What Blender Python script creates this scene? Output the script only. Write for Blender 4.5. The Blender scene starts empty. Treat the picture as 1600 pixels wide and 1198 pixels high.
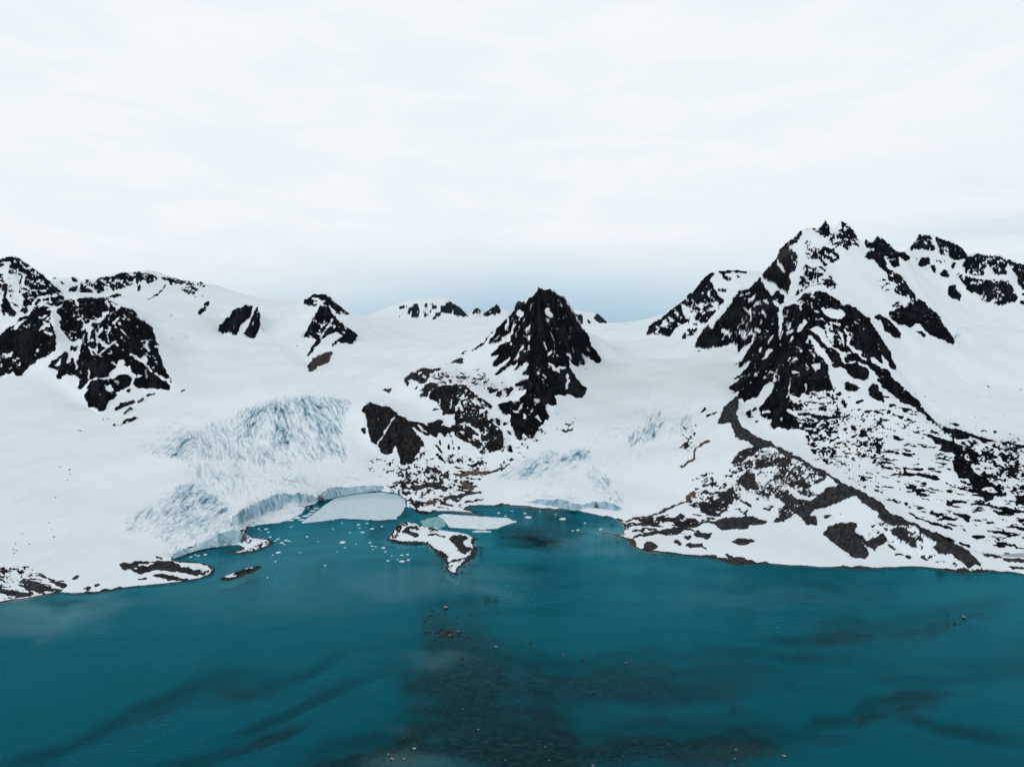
import bpy, math, random
import numpy as np

# ------------------------------------------------------------------ camera model
CAM_Z = 120.0                    # drone height above the lake, metres
FPX, CX, CY = 1111.0, 800.0, 599.0   # focal length and centre for a 1600 x 1198 frame
PITCH = math.atan((CY - 560.0) / FPX)
CP, SP = math.cos(PITCH), math.sin(PITCH)

def at(u, v, Y=None, z=None):
    """Point seen at (u, v), at forward distance Y or at height z."""
    x, y = (u - CX) / FPX, (CY - v) / FPX
    dx, dy, dz = x, CP + y * SP, -SP + y * CP
    k = Y / dy if Y is not None else (z - CAM_Z) / dz
    return (k * dx, k * dy, CAM_Z + k * dz)

def project(X, Y, Z):
    dz = Z - CAM_Z
    d = Y * CP - dz * SP
    yv = Y * SP + dz * CP
    return CX + FPX * X / d, CY - FPX * yv / d

# ------------------------------------------------------------------ noise (world or map coordinates)
def _hash(i, j, seed):
    n = (i.astype(np.uint32) * np.uint32(374761393) + j.astype(np.uint32) * np.uint32(668265263)
         + np.uint32((seed * 1442695041 + 12345) & 0xffffffff))
    n = (n ^ (n >> np.uint32(13))) * np.uint32(1274126177)
    n = n ^ (n >> np.uint32(16))
    return (n & np.uint32(0xffff)).astype(np.float32) / 65535.0

def vn(x, y, seed=0):
    xf, yf = np.floor(x), np.floor(y)
    i, j = xf.astype(np.int64), yf.astype(np.int64)
    fx, fy = (x - xf).astype(np.float32), (y - yf).astype(np.float32)
    fx, fy = fx * fx * (3 - 2 * fx), fy * fy * (3 - 2 * fy)
    a, b = _hash(i, j, seed), _hash(i + 1, j, seed)
    c, d = _hash(i, j + 1, seed), _hash(i + 1, j + 1, seed)
    return (a + (b - a) * fx) * (1 - fy) + (c + (d - c) * fx) * fy

def fbm(x, y, seed=0, oct=4, gain=0.5):
    s, a, t = 0, 1.0, 0
    for k in range(oct):
        s = s + a * vn(x + 17.3 * k, y - 9.1 * k, seed + k); t += a
        a *= gain; x = x * 2.03; y = y * 2.03
    return s / t

def ridged(x, y, seed=0, oct=4, gain=0.55):
    s, a, t = 0, 1.0, 0
    for k in range(oct):
        n = 1 - np.abs(2 * vn(x + 31.7 * k, y + 5.3 * k, seed + k) - 1)
        s = s + a * n * n; t += a
        a *= gain; x = x * 2.07; y = y * 2.07
    return s / t

def sstep(a, b, x):
    t = np.clip((x - a) / (b - a), 0, 1)
    return t * t * (3 - 2 * t)

def uniform(n):
    """Flatten the histogram of a noise field to 0..1."""
    q = np.quantile(n[::7, ::7], np.linspace(0, 1, 65))
    return np.interp(n, q, np.linspace(0, 1, 65)).astype(np.float32)

def blur(a, r):
    if r <= 0: return a
    for ax in (0, 1):
        for _ in range(2):
            p = np.concatenate([np.repeat(np.take(a, [0], ax), r + 1, ax), a, np.repeat(np.take(a, [-1], ax), r, ax)], ax)
            c = np.cumsum(p, ax, dtype=np.float64)
            n = a.shape[ax]
            a = ((np.take(c, range(2 * r + 1, 2 * r + 1 + n), ax) - np.take(c, range(0, n), ax)) / (2 * r + 1)).astype(np.float32)
    return a

# ------------------------------------------------------------------ survey maps (1600 x 1198, later stored on the ground itself)
RS, VTOP = 2, 330                    # two samples per survey unit, rows from 330 down
MW, MH = 1600 * RS, (965 - VTOP) * RS
GY, GX = np.mgrid[0:MH, 0:MW].astype(np.float32)
GX /= RS; GY = GY / RS + VTOP
TILES = dict(A=(0, 380, 7.985), A2=(80, 420, 7.985), B=(0, 500, 5.323), C=(0, 360, 3.9925), D=(400, 400, 3.9925),
             E=(700, 400, 3.9925), F=(980, 330, 3.9925), G=(1200, 330, 3.9925), H=(1000, 600, 3.9925), I=(1200, 600, 3.9925),
             J=(600, 640, 3.9925), K=(0, 640, 3.9925), L=(200, 580, 3.9925), P1=(560, 560, 6.655), P2=(720, 430, 6.654),
             P3=(720, 560, 6.654), P4=(1120, 430, 6.654), P5=(1140, 540, 6.654), MR=(1140, 640, 6.654), SH=(940, 740, 6.654),
             RT=(1350, 740, 6.4), RR=(1380, 580, 7.26), Z3=(350, 720, 5.323), Z4=(580, 740, 5.704), LW=(200, 760, 6.142),
             RW=(740, 740, 6.142), PX=(0, 0, 1.0))

def pts_of(tile, s):
    x0, y0, k = TILES[tile]
    return [(x0 + float(p.split(',')[0]) / k, y0 + float(p.split(',')[1]) / k) for p in s.split()]

def window(a, b, c, d):
    return max(0, int(a * RS)), min(MW, int(b * RS)), max(0, int((c - VTOP) * RS)), min(MH, int((d - VTOP) * RS))

def poly_mask(P, pad=1):
    xs, ys = [p[0] for p in P], [p[1] for p in P]
    x0, x1, y0, y1 = window(min(xs) - pad, max(xs) + 2 + pad, min(ys) - pad, max(ys) + 2 + pad)
    if x1 <= x0 or y1 <= y0: return None
    gx, gy = GX[y0:y1, x0:x1], GY[y0:y1, x0:x1]
    m = np.zeros(gx.shape, bool)
    n = len(P)
    for i in range(n):
        ax, ay = P[i]; bx, by = P[(i + 1) % n]
        if ay == by: continue
        c = (gy >= min(ay, by)) & (gy < max(ay, by))
        m ^= c & (gx < ax + (gy - ay) * (bx - ax) / (by - ay))
    return (slice(y0, y1), slice(x0, x1)), m

def stroke_mask(P, w):
    h = max(w / 2, 0.45)
    xs, ys = [p[0] for p in P], [p[1] for p in P]
    x0, x1, y0, y1 = window(min(xs) - h - 1, max(xs) + h + 2, min(ys) - h - 1, max(ys) + h + 2)
    if x1 <= x0 or y1 <= y0: return None
    gx, gy = GX[y0:y1, x0:x1], GY[y0:y1, x0:x1]
    d = np.full(gx.shape, 1e9, np.float32)
    if len(P) == 1: d = np.hypot(gx - P[0][0], (gy - P[0][1]) * 1.3)
    for (ax, ay), (bx, by) in zip(P, P[1:]):
        dx, dy = bx - ax, by - ay
        t = np.clip(((gx - ax) * dx + (gy - ay) * dy) / (dx * dx + dy * dy + 1e-9), 0, 1)
        d = np.minimum(d, np.hypot(gx - ax - t * dx, gy - ay - t * dy))
    hh = h * (0.55 + 0.75 * vn(gx / 5.0, gy / 5.0, 77))
    return (slice(y0, y1), slice(x0, x1)), d < np.maximum(hh, 0.5)
# R<tone> rock polygon (0 dark rock .. 1 grey gravel, 2 rusty; the Z3 pair paints moulin-hole shade), S snow polygon, s<w>/r<w>[:tone] snow/rock stroke of that width,
# Z/W<share>:<kind> specks of rock / of snow inside a polygon (i = round, h = lying streaks, d = slanting), I<amount>:<angle> broken blue ice
SURVEY = """
A R0 -60,230 80,170 200,160 330,240 450,335 560,410 640,500 720,560 800,640 910,720 800,760 640,800 520,820 400,870 300,890 265,850 290,740 300,660 220,640 240,520 260,410 200,390 100,390 90,360 150,230 60,230 -60,260
A s25 440,350 450,440
A s25 330,560 420,460
A s25 240,640 380,590 570,580
A s40 360,870 470,680 610,660
A s30 300,400 280,560
A s25 620,660 760,640 860,700
A s15 700,730 850,700
A s15 620,440 640,500
A s25 150,310 250,370 300,400
A s15 200,170 260,240 330,300
A s15 320,690 430,680
A s20 310,790 380,790
A W.22:d -60,230 200,160 640,500 910,720 520,820 265,850 220,640 100,390
A R0 40,730 60,680 100,690 150,790 205,860 190,920 120,900 50,830 0,770
A r30 70,540 60,660 40,720
A r15 140,570 110,640
A r20 0,500 20,540
A r40 20,840 50,900
A r40 -10,290 50,270
A r30 120,430 110,460
A Z.2:d -60,260 100,390 220,640 265,850 200,900 0,900
A R0 -50,1250 20,1180 130,1060 250,940 390,880 500,820 630,830 640,930 600,960 650,1040 690,1100 700,1250
B R0 -40,170 50,70 130,30 190,-10 300,-50 340,-20 430,40 465,90 460,150 475,200 450,250 380,310 345,310 300,360 230,390 180,460 140,470 120,430 0,460 -40,460
A s20 540,970 600,1030
A s12 460,1000 500,1030
A s12 560,1095 670,1140
B s18 370,95 430,115
B s14 305,240 318,262
PX R0 87,485 99,478 113,471 123,466 136,465 148,466 160,464 174,470 193,480 210,486 222,498 237,511 243,528 247,538 248,549 254,569 261,585 267,588 269,603 267,609 250,609 242,605 216,607 209,601 190,613 185,618 178,622 167,630 165,639 156,644 147,635 139,635 133,618 139,605 120,609 124,592 120,586 111,588 101,585 92,592 85,588 90,579 81,575 73,573 83,562 100,551 115,534 107,530 100,522 94,509 94,501 95,495 87,490
A2 s45 380,760 520,660 640,620 660,560
A2 s40 440,760 490,730 460,880
A2 s28 550,770 580,850 560,1080
A2 s30 580,850 630,720
A2 s20 710,510 700,570
A2 s20 720,640 740,560 840,490
A2 s30 770,690 850,600
A2 s25 600,1060 720,960 850,870
A2 s20 880,530 950,630
A2 s30 330,630 380,640 410,680
A2 s15 330,570 360,590
A2 s30 300,400 340,460
A2 s40 690,400 720,460
A2 s25 740,420 860,480
A2 s10 420,450 460,380
A2 s40 640,930 680,960
A2 s12 670,760 690,810
A2 s12 700,800 720,920
A2 s18 1035,710 1040,760
A2 s30 1080,720
A2 s40 1180,960 1220,1010
A2 s20 450,920 530,890
A2 s15 810,960 830,1080
A2 s40 280,940 380,890 330,1020 310,1198
A2 s50 200,1030 260,1040 210,1150
A2 W.05:d 60,560 540,370 900,480 1250,730 1335,1198 100,1198
B s22 1090,280 1200,370 1260,430 1330,470 1400,510 1430,545
B s35 1200,300 1200,350
B S 890,480 960,400 980,340 1020,320 1040,360 1010,390 1080,380 1090,430 1140,450 1110,480 1060,450 1000,450 940,490 890,480
B S 880,590 890,540 930,520 950,580 910,600
B s25 1110,490 1080,560 970,610
B s14 1110,480 1200,450
B s18 800,490 850,490 900,480
B s18 690,570 760,500 810,480
B s22 740,400 745,500
B s28 680,170 620,290 640,400
B s35 570,250 590,300
B S 440,390 510,300 500,380
B s10 560,480 640,470
B R.5 940,750 1000,690 1120,660 1130,690 1040,720 960,755
B R2 1010,780 1080,720 1100,740 1040,780
B R2 1140,670 1200,630 1210,660 1150,690
B R1 1210,625 1290,595 1310,605 1230,640
B R.5 985,880 1060,820 1140,800 1140,820 1050,850 1000,885
B R.5 885,895 970,855 960,870
B R0 1040,600 1085,570 1090,605
B r6 860,780 910,760
B r8 850,830 910,800
B r8:1 1500,600 1555,575
B r9:1 640,905 690,920
B r6 850,870 880,885
A2 R0 200,270 240,220 330,200 440,130 500,150 540,170 600,110 700,100 850,60 960,50 980,90 1030,100 1030,190 960,230 850,260 780,290 700,280 600,300 540,300 460,300 370,300 360,230 330,260 290,290 220,285
A2 W.2:d 200,270 440,100 960,30 1140,30 1597,120 1597,220 900,300 300,310
A2 s25 350,190 355,300
A2 s20 390,240 490,150
A2 s22 520,150 520,300
A2 s15 660,160 740,130
A2 s12 600,230 650,210
A2 R0 1010,40 1140,45 1310,75 1320,110 1280,150 1200,190 1170,140 1130,120 1110,200 1100,270 1070,270 1060,200 1050,110
A2 R0 1340,90 1420,105 1500,105 1597,140 1650,160 1600,190 1560,200 1500,200 1480,150 1400,150
C Z.6:d 1020,285 1110,305 1270,330 1260,390 1200,390 1140,350 1050,320
C r6 1270,330 1340,342
A2 R0 690,360 780,320 870,320 880,345 790,370
A2 r22 1200,390 1300,330 1370,280 1430,200
A2 R0 250,105 300,95 340,150 280,150
A2 r20 20,112 190,120
A2 r26 120,150 150,200
C r25 1240,515 1280,480 1290,450
C r8 1060,530 1080,535
C R0 1355,625 1400,560 1480,490 1540,465 1578,470 1570,530 1500,590 1480,660 1450,660 1440,630 1390,645
PX R0 379,523 388,508 396,491 402,477 406,490 405,505 403,520 400,528 390,528
PX s2 398,500 392,516
D R0 290,290 350,240 430,235 500,290 590,360 570,370 540,360 510,375 470,310 400,290 370,320 330,310
D s20 350,270 400,275
D s12 360,300 440,275
D R0 288,515 310,470 350,400 400,310 450,310 480,350 500,400 560,440 620,485 634,495 605,545 560,545 500,550 480,570 475,545 540,500 500,470 440,500 390,540 350,600 310,645 330,590 380,520 330,510
D s12 400,510 460,420 480,390
D s8 330,470 340,500
D W.1:d 288,515 400,310 480,350 634,495 480,570
D R1.3 310,700 360,640 430,600 485,598 460,660 400,680 350,720 330,730 325,700
D r6 250,565 300,530
D R0 870,322 1000,300 1036,316 1020,385 1000,390 960,385 920,345 890,335
D W.35:d 870,310 1030,310 1030,380 880,380
D R0 1040,335 1050,300 1125,298 1120,320 1090,350 1080,385 1050,380
D R0 1095,392 1130,350 1175,392
D R0 1135,332 1190,292 1262,310 1325,375 1220,372 1165,350
D s7 1215,310 1225,372
D s7 1105,330 1060,385
D s6 960,330 930,385
D R0 860,360 890,355 922,392
D r10 825,370 840,390
D r6 690,375 730,365
D R0 1335,360 1380,315 1412,338 1400,355
D R0 1403,375 1440,330 1480,315 1500,298 1530,350 1480,372 1430,378
D s8 1420,350 1480,345
E R0 405,325 430,285 480,275 480,310 440,330
E R0 785,355 830,365 850,420 830,420
E R0 860,370 900,425 880,425
E R0 905,385 940,350 1005,422 940,425
P2 R0 800,110 870,140 885,160 890,140 965,158 1010,208 1080,225 1112,290 1163,370 1203,450 1263,540 1313,610 1345,680 1385,760 1425,830 1468,862 1452,915 1390,905 1340,880 1290,840 1250,780 1240,760 1270,860 1300,935 1250,920 1190,870 1230,950 1170,930 1110,850 1135,920 1110,930 1130,990 1180,1040 1220,1100 1310,1180 1290,1240 700,1240 740,1198 600,1150 570,1140 620,1100 700,1080 720,1030 620,1050 600,1090 590,1085 690,960 690,910 640,940 610,960 560,990 480,1065 500,1030 560,970 620,900 500,950 400,1020 345,1045 370,1010 450,930 530,850 540,820 440,900 370,950 310,965 330,910 400,850 300,840 310,820 370,760 330,750 420,700 300,720 250,720 150,790 160,760 230,700 320,600 400,530 480,460 540,390 580,350 620,310 680,290 720,225 780,185
P2 S 590,370 660,370 650,410 590,430 580,400
P2 S 870,365 920,325 910,360 950,400 955,440 930,445 890,410
P2 s14 505,455 460,570
P2 s28 560,510 530,600
P2 s30 530,600 450,650
P2 s35 500,660 430,700 340,760
P2 s12 585,470 575,490
P2 s16 715,500 680,610
P2 s18 720,630 705,665
P2 s26 345,600 310,650 260,710
P2 s16 870,680 900,800 895,880
P2 s20 935,790 900,850
P2 s28 960,830 970,900
P2 s24 925,930 980,985 1020,1000
P2 s24 1010,970 1070,970
P2 s14 1000,990 1025,1040
P2 s20 1105,1030 1115,1120 1095,1190
P2 s26 650,730 600,820
P2 s22 720,740 690,790 650,800
P2 s22 600,830 560,880
P2 s15 525,700 520,730
P2 s14 840,950 828,968
P2 s12 800,850 795,880
P2 s10 905,540 908,560
P2 s10 1220,595 1218,605
P2 s10 1085,660 1085,668
P2 s10 1020,262 1022,270
P2 s10 850,410 855,435
P2 s20 1110,820 1150,860
P2 s12 1160,785 1180,790
P2 W.02:d 800,118 1010,215 1263,540 1460,860 720,1198 480,900 320,600 620,310
P2 r12:1 0,835 60,790 150,770
P3 R0 570,290 690,240 720,200 730,-20 1090,-20 1120,90 1170,150 1240,250 1312,320 1290,370 1245,420 1180,400 1110,340 1100,320 1090,390 1050,380 960,330 980,400 1000,470 990,495 940,495 880,470 900,540 925,620 910,640 870,620 860,690 800,720 770,800 680,800 640,790 630,860 610,870 570,820 550,740 515,680 510,610 530,590 430,580 430,540 410,500 370,480 430,470 520,440 610,450 620,400 690,360 680,320 600,330 690,300 640,290
P3 s25 1110,160 1115,240 1095,310
P3 s24 925,60 980,115 1020,130
P3 s24 1010,100 1070,100
P3 s30 590,560
P3 s30 685,515
P3 s24 660,580 660,620
P3 s18 850,345
P3 s24 640,480 610,530
P3 s14 625,790
P3 R.6 280,340 310,300 390,310 380,340 300,370
P3 R.5 360,380 430,320 500,295 540,310 530,350 480,400 460,390 490,340 440,330 430,370 400,410 370,400
P3 r24 570,290 650,270
P3 r26 600,330 640,325
P3 R.5 -20,270 60,290 140,390 230,420 300,460 325,510 310,530 250,480 200,470 180,440 110,430 150,490 190,540 270,560 270,600 290,640 330,650 380,710 440,790 450,940 430,980 400,940 350,970 300,990 260,900 260,970 230,1005 200,950 180,920 110,910 90,870 40,850 -20,830
P1 R.8 470,230 480,200 560,150 600,120 700,95 780,105 870,95 875,110 800,130 770,170 750,150 740,210 690,260 640,260 590,220 540,215 510,230 530,270 500,290
P1 s14 600,160 650,145 690,150
P1 s16 660,180 700,200
P1 R.8 570,330 600,290 630,290 600,325
P1 R.8 630,345 740,250 790,250 840,275 780,300 730,350 720,390 640,410 625,390 680,340
P1 s14 720,370 780,310
P1 R.4 720,400 770,320 860,280 1000,265 1130,300 1200,350 1260,410 1340,450 1340,900 1280,990 1240,930 1100,860 1000,800 1000,700 1000,590 940,580 860,590 870,550 850,500 800,450
P1 s25 1100,380 1060,450 1010,540
P1 s40 960,620 920,660 980,640
P1 s22 990,590 1000,700
P3 s35 70,680 130,730 190,770
P3 s30 180,740 200,830
P3 s40 120,810 170,820
P3 s28 130,440 180,470
P3 s40 200,540 260,520
P3 s25 370,740
P3 s15 375,850
P3 s18 210,850 240,900
P3 W.12:i -20,270 230,420 330,650 450,940 230,1005 -20,830
P1 R0 765,560 800,520 860,510 830,540
P1 R.4 720,670 850,630 880,650 860,700 960,710 1000,690 1000,760 920,770 890,820 860,770 830,760 820,840 760,800 740,780
P1 R.4 540,650 640,660 700,690 740,740 750,790 720,810 640,770 570,710
P1 R.6 20,545 60,490 120,460 240,490 330,520 430,580 520,640 560,700 640,800 690,880 690,930 640,900 640,960 600,1010 560,1090 520,1070 490,1060 480,1100 440,1090 420,1010 410,940 380,900 350,980 300,1010 240,980 210,900 160,890 110,800 90,640 60,580
P1 s22 375,595 320,700 260,790 200,890
P1 s10 210,620 220,635
P1 s14 600,1010 580,1050
P1 s16 560,720 640,810
P1 s12 450,1030
P1 R.4 25,730 60,710 80,740 75,800 40,770
P1 r20 380,1000
P1 r24 330,1085 320,1120
P1 R1.4 210,335 290,305 350,310 320,360 280,340
P1 r22 315,400
P1 R1 890,55 960,40 1040,5 1080,0 1085,50 1000,50
P1 r28:1.6 870,150 930,190
P1 r30:1.5 1030,190 1110,210
P1 r20:.8 830,240 900,245
P1 r16:.8 930,230 970,235
P1 r14 820,185
P1 r16 1050,245 1075,245
P1 r10 790,80 830,75
P1 r26 815,910 880,990
P1 r26 820,1000 910,1080
P1 r20 755,1020 790,1060
P1 r18 850,850 870,910
P1 r40 1050,920
P1 r14 935,890 945,940
P1 r12 950,780 990,940
P1 Z.25:i 740,150 1331,150 1331,330 1130,290 850,260
P1 Z.2:i 120,1100 700,950 1331,1050 1331,1198 120,1198
P3 R.3 360,640 370,615 410,660 430,710 380,690
P3 r45 455,680
P3 r20 485,750 515,800
P3 r35 510,900 525,960
P3 r25 465,860
P3 r14 740,830 750,855
P3 r22 790,860
P3 r12 650,890 660,910
P3 r35 645,1025
P3 r40 315,640
P3 r12 520,1000 500,1050
P3 r24 460,1100
P3 r14:1 280,1180 360,1160 440,1130
P3 r8 870,860 840,910
P3 r10:.7 970,825 1060,790
P3 Z.5:d 1020,780 1090,680 1190,640 1130,720 1060,790
P3 I.5:-35 1020,780 1090,680 1190,640 1130,740
P3 I.4:-35 1310,680 1420,570 1400,620 1330,720
P3 I.25:-32 640,1090 920,930 1060,850 1000,900 760,1030
P3 Z.2:i 440,860 560,860 560,1120 440,1150
P3 Z.25:i 560,760 860,740 840,860 640,920
P3 Z.2:i 0,180 300,250 560,270 360,320 0,270
J R1 700,570 712,560
J r25:.9 270,360 350,390
J r20:.9 300,410 330,440
J r35:.9 190,490 280,470 390,490
J r14:.9 290,500 250,540
J r30:1.2 385,555 480,540
J r18:1 500,530 600,515
J r14:1 510,580 620,555
J r12:1 640,400 750,360 800,310
J r28:2 470,410 560,395 640,400
J r30:1.8 480,450 550,490
J r25:1.7 270,580 310,575
J r6:1.5 440,600 500,590 490,560
J Z.33:i 60,430 150,370 270,380 420,400 480,480 400,520 250,540 150,600 130,520 30,510
J Z.3:h 450,380 660,380 620,440 560,520 470,500
J Z.4:h 180,560 420,520 500,600 300,650 180,640
J Z.3:i 650,420 830,240 830,330 690,400
J r4 410,150 430,240 480,350
J r16:1.4 720,595 745,590
F R0 118,770 140,710 200,680 340,570 440,460 500,400 545,382 550,400 520,430 540,480 600,550 580,600 530,650 490,700 440,680 420,770 330,800 350,760 400,700 350,700 300,740 270,780 180,765
F s45 360,610 375,650
F s15 270,750
F s16 510,500 512,525
F s24 540,580 560,600
F s20 300,620
F s20 220,720 250,690
F s30 420,640 400,690
F W.15:d 118,770 340,570 545,382 600,550 440,770 270,790
F r22 580,376 690,373 735,380
F r30 610,400 630,420
F r20 700,405
F r8 810,382 840,388
F r18 570,490 610,495
F R.3 845,400 860,370 930,300 950,240 1080,125 1092,140 1060,200 1000,230 1070,280 1050,380 1010,400 1020,470 1020,520 1000,520 960,470 920,450 880,440 850,420
F s22 940,310 980,390
F s12 1030,290 1050,330
F s15 905,390
F R1 935,290 960,240 1010,230 1040,250 990,290 950,310
F R0 1193,110 1235,55 1265,100 1290,130 1240,160 1215,175
F R0 1240,190 1290,140 1340,110 1330,62 1380,82 1412,118 1440,170 1465,215 1400,220 1380,250 1340,220 1300,230
F r15 1115,112 1150,104 1200,130
F R0 1110,260 1140,190 1180,230 1240,220 1310,240 1330,290 1280,320 1230,340 1200,300 1130,300
F r25 1120,200 1140,230
F R0 1060,510 1080,400 1110,320 1150,340 1200,340 1260,370 1220,400 1180,430 1130,480 1090,500
F W.33:d 1100,100 1460,80 1480,240 1260,370 1060,510 1060,400
F Z.3:i 1150,440 1300,400 1280,480 1180,480
G R0 595,180 615,172 640,210 680,150 760,205 800,250 850,255 890,290 850,310 800,270 830,340 790,350 750,320 720,340 600,290 640,240 610,220
G s14 735,290 760,320
G R0 640,300 720,330 780,380 840,418 880,470 930,540 1000,588 1070,658 1130,748 1168,810 1150,832 1090,800 1040,790 980,740 940,700 880,720 820,710 770,670 740,640 830,600 900,560 870,540 780,500 810,460 750,430 740,380 680,330
G W.14:i 640,300 840,418 930,560 760,620 760,420
G s24 760,540 850,590
G Z.3:i 690,370 800,500 750,520 770,640
G R0 770,590 810,565 850,590 800,600
G R0 650,660 700,635 720,660 760,680 840,760 830,795 780,780 720,740 700,680
G R0 915,740 950,745 990,775 960,780
G r8 595,398
G R0 880,240 940,147 1020,150 1050,250 1000,245 930,235
G R0 1045,155 1110,182 1160,195 1212,235 1245,285 1190,310 1140,290 1120,270 1080,270 1060,210
G R0 930,340 960,290 1000,290 1010,330 960,350
G R0 1000,330 1040,340 1060,370 1040,390
G R0 1040,290 1080,300 1085,325 1050,310
G R0 1065,400 1100,355 1140,410 1100,410
G R0 1130,340 1180,310 1160,360
G R0 1170,400 1230,380 1210,340 1240,285 1310,263 1400,280 1440,273 1480,295 1500,350 1480,390 1430,400 1380,340 1330,360 1360,400 1280,400 1250,410 1300,425 1500,430 1520,480 1565,540 1540,570 1470,580 1440,590 1390,570 1330,560 1300,510 1250,500 1210,440
G R0 1490,303 1550,320 1650,350 1650,590 1580,590 1575,520 1600,500 1560,460 1550,400 1530,370
G R0 1120,460 1170,450 1175,490 1205,530 1190,560 1150,545 1120,510
G s16 1500,340 1540,460
G s12 1575,520 1600,560
G W.17:i 880,240 1020,150 1240,280 1600,330 1600,590 1300,560
G Z.25:i 880,240 1060,260 1240,300 1200,420 1060,410
G I.4:-35 1140,745 1310,710 1210,785 1165,830
G I.4:-20 1370,850 1500,810 1450,880
G r5:1 1070,868 1160,835
G r8 1370,1095 1378,1095
G r8 918,1140
G r6 983,1158
F R0 415,840 440,790 510,700 540,740 550,690 600,640 650,560 700,500 750,490 830,405 855,470 830,520 790,540 850,570 890,520 950,560 980,590 940,600 900,640 890,590 860,620 870,660 840,640 850,600 800,590 760,690 800,740 780,800 700,870 690,860 700,810 650,820 590,850 570,845 480,860
P4 R0 455,12 400,80 330,150 270,155 200,210 160,290 130,350 80,400 20,450 20,540 110,530 100,590 180,580 150,620 70,630 30,690 20,750 140,700 220,640 180,730 230,720 210,795 330,710 400,660 280,860 170,935 230,930 210,970 330,900 400,880 170,1090 200,1090 350,980 130,1180 180,1198 1600,1198 1600,450 1545,420 1475,360 1400,305 1340,290 1305,305 1270,255 1190,225 1140,185 1060,155 1010,160 1000,200 930,180 860,240 800,290 720,330 710,250 680,190 620,150 590,200 550,110 500,150 490,80
P4 R0 470,0 600,70 640,140 720,150 760,210 780,90 760,0
P4 R0 850,0 1020,0 1000,90 920,150 830,220 820,150 860,90
P4 W.3:d 850,0 1020,0 1000,90 920,150 830,220 820,150
P4 s50 480,60 530,110 570,190
P4 s60 800,0 790,120 750,240 690,320
P4 s45 665,340 660,420
P4 s50 665,430 665,520
P4 s25 665,520 655,620
P4 s40 640,150 700,190 740,260
P4 s30 590,270 650,320
P4 R0 600,200 640,170 690,220 710,290 650,300 620,260
P4 s18 330,230 345,340 335,480
P4 s16 330,270 400,220
P4 s20 280,330 330,390
P4 s25 420,300 510,270
P4 s35 480,380 510,440
P4 s12 580,385
P4 s22 430,490
P4 s30 390,560 450,580
P4 s24 180,590 290,600
P4 s40 60,560 110,600
P4 s20 240,225 260,205
P4 s12 320,550 370,530
P4 s16 290,430 310,460
P4 S 710,610 790,560 790,590 740,615
P4 S 820,600 860,520 900,460 940,480 890,560 850,590
P4 s14 790,640 730,730
P4 S 450,900 540,765 595,760 540,840
P4 s24 460,750 460,800
P4 s16 665,650 668,670
P4 s30 870,290 880,350
P4 S 1080,330 1270,360 1330,360 1410,380 1330,420 1290,460 1200,450 1100,390
P4 s20 1000,370 1060,380
P4 s16 990,440 1050,465
P4 s20 1070,450 1180,490 1280,510
P4 s20 1320,470 1370,480
P4 S 970,550 1020,530 1090,560 1110,590 1160,650 1210,740 1180,750 1100,680 1060,620
P4 S 935,630 980,630 1040,690 1110,780 1190,880 1200,960 1300,960 1350,1000 1600,1080 1600,1198 1210,1198 1170,1100 1160,950 1110,880 1040,820 1000,730
P4 S 1150,570 1240,600 1230,620 1170,610
P4 s25 1340,540 1360,640 1370,690
P4 s40 1360,700 1420,770 1480,820
P4 s30 1290,790 1310,880 1330,930
P4 s24 1480,830 1560,880
P4 s24 1340,910 1450,900 1590,970
P4 s20 1200,740 1290,800 1380,800
P4 s18 1580,960 1590,1060
P4 s55 885,795
P4 s35 770,860
P4 S 970,920 1060,920 1070,970 1030,990 980,950
P4 s28 790,1000 840,1010
P4 s10 900,880
P4 s12 830,1080
P4 S 460,1198 560,1100 600,1105 590,1160 540,1198
P4 s25 900,1165 980,1150
P4 s12 580,880
P4 s12 1300,580 1330,620
P4 s12 1590,750
P4 s16 1240,690
P4 s14 880,440
P4 s15 920,590
P4 s12 970,320
P4 W.04:d 455,15 1060,160 1400,310 1590,450 1590,900 1200,900 400,1100 280,860 130,350
P4 R0 1340,1100 1380,1100 1420,1150 1470,1170 1480,1198 1340,1198
P4 R0 1360,950 1430,940 1520,950 1560,1000 1560,1080 1500,1080 1440,1050 1390,1030 1380,990
P4 r10 1040,95 1070,97
P4 r14 1150,120 1185,105
P4 r10 1220,70
P4 r12 1060,60 1100,20
P5 R0 180,300 1000,300 1040,380 1080,450 950,420 900,420 780,440 840,500 760,500 720,540 600,510 650,560 760,570 830,560 960,590 1080,600 930,620 820,600 830,660 750,690 900,700 1000,720 1200,740 1100,760 970,770 870,880 820,890 720,880 660,860 600,880 520,840 470,870 415,820 450,760 380,770 330,720 300,660 440,480 470,380 420,370 280,540 240,540 150,600 130,540 80,550 100,480
P5 S 430,370 475,380 450,460 380,570 290,670 250,690 310,590 250,560 300,520 350,430
P5 R0 160,700 240,640 270,620 290,660 230,750 200,760
P5 r22 290,780 270,800
P5 r10 245,760 220,800
P5 r18:.6 0,430 190,330 300,260
P5 r14:.6 20,510 150,420
P5 r12:.6 60,400 200,290
P5 s10 160,330 260,270
P5 s12 60,500 200,400 300,270
P5 s25 350,690 430,690
P5 s40 620,680 700,720
P5 s20 700,730 760,755
P5 s50 680,270
P5 s14 695,350
P5 W.2:h 560,420 1080,440 1100,760 820,890 700,760
P5 R0 1190,390 1210,365 1260,390 1310,440 1310,490 1270,460 1210,430
P5 R0 1110,470 1160,480 1160,520 1110,510
P5 r36 1250,535
P5 r30 1320,600 1380,580
P5 r30 1165,580 1210,630
P5 R0 1440,440 1490,390 1540,400 1550,460 1600,500 1600,590 1530,560 1450,510
P5 R0 1200,210 1300,200 1420,240 1430,320 1400,360 1300,330 1230,290
P5 R0 1200,130 1290,100 1350,150 1280,170
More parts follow.
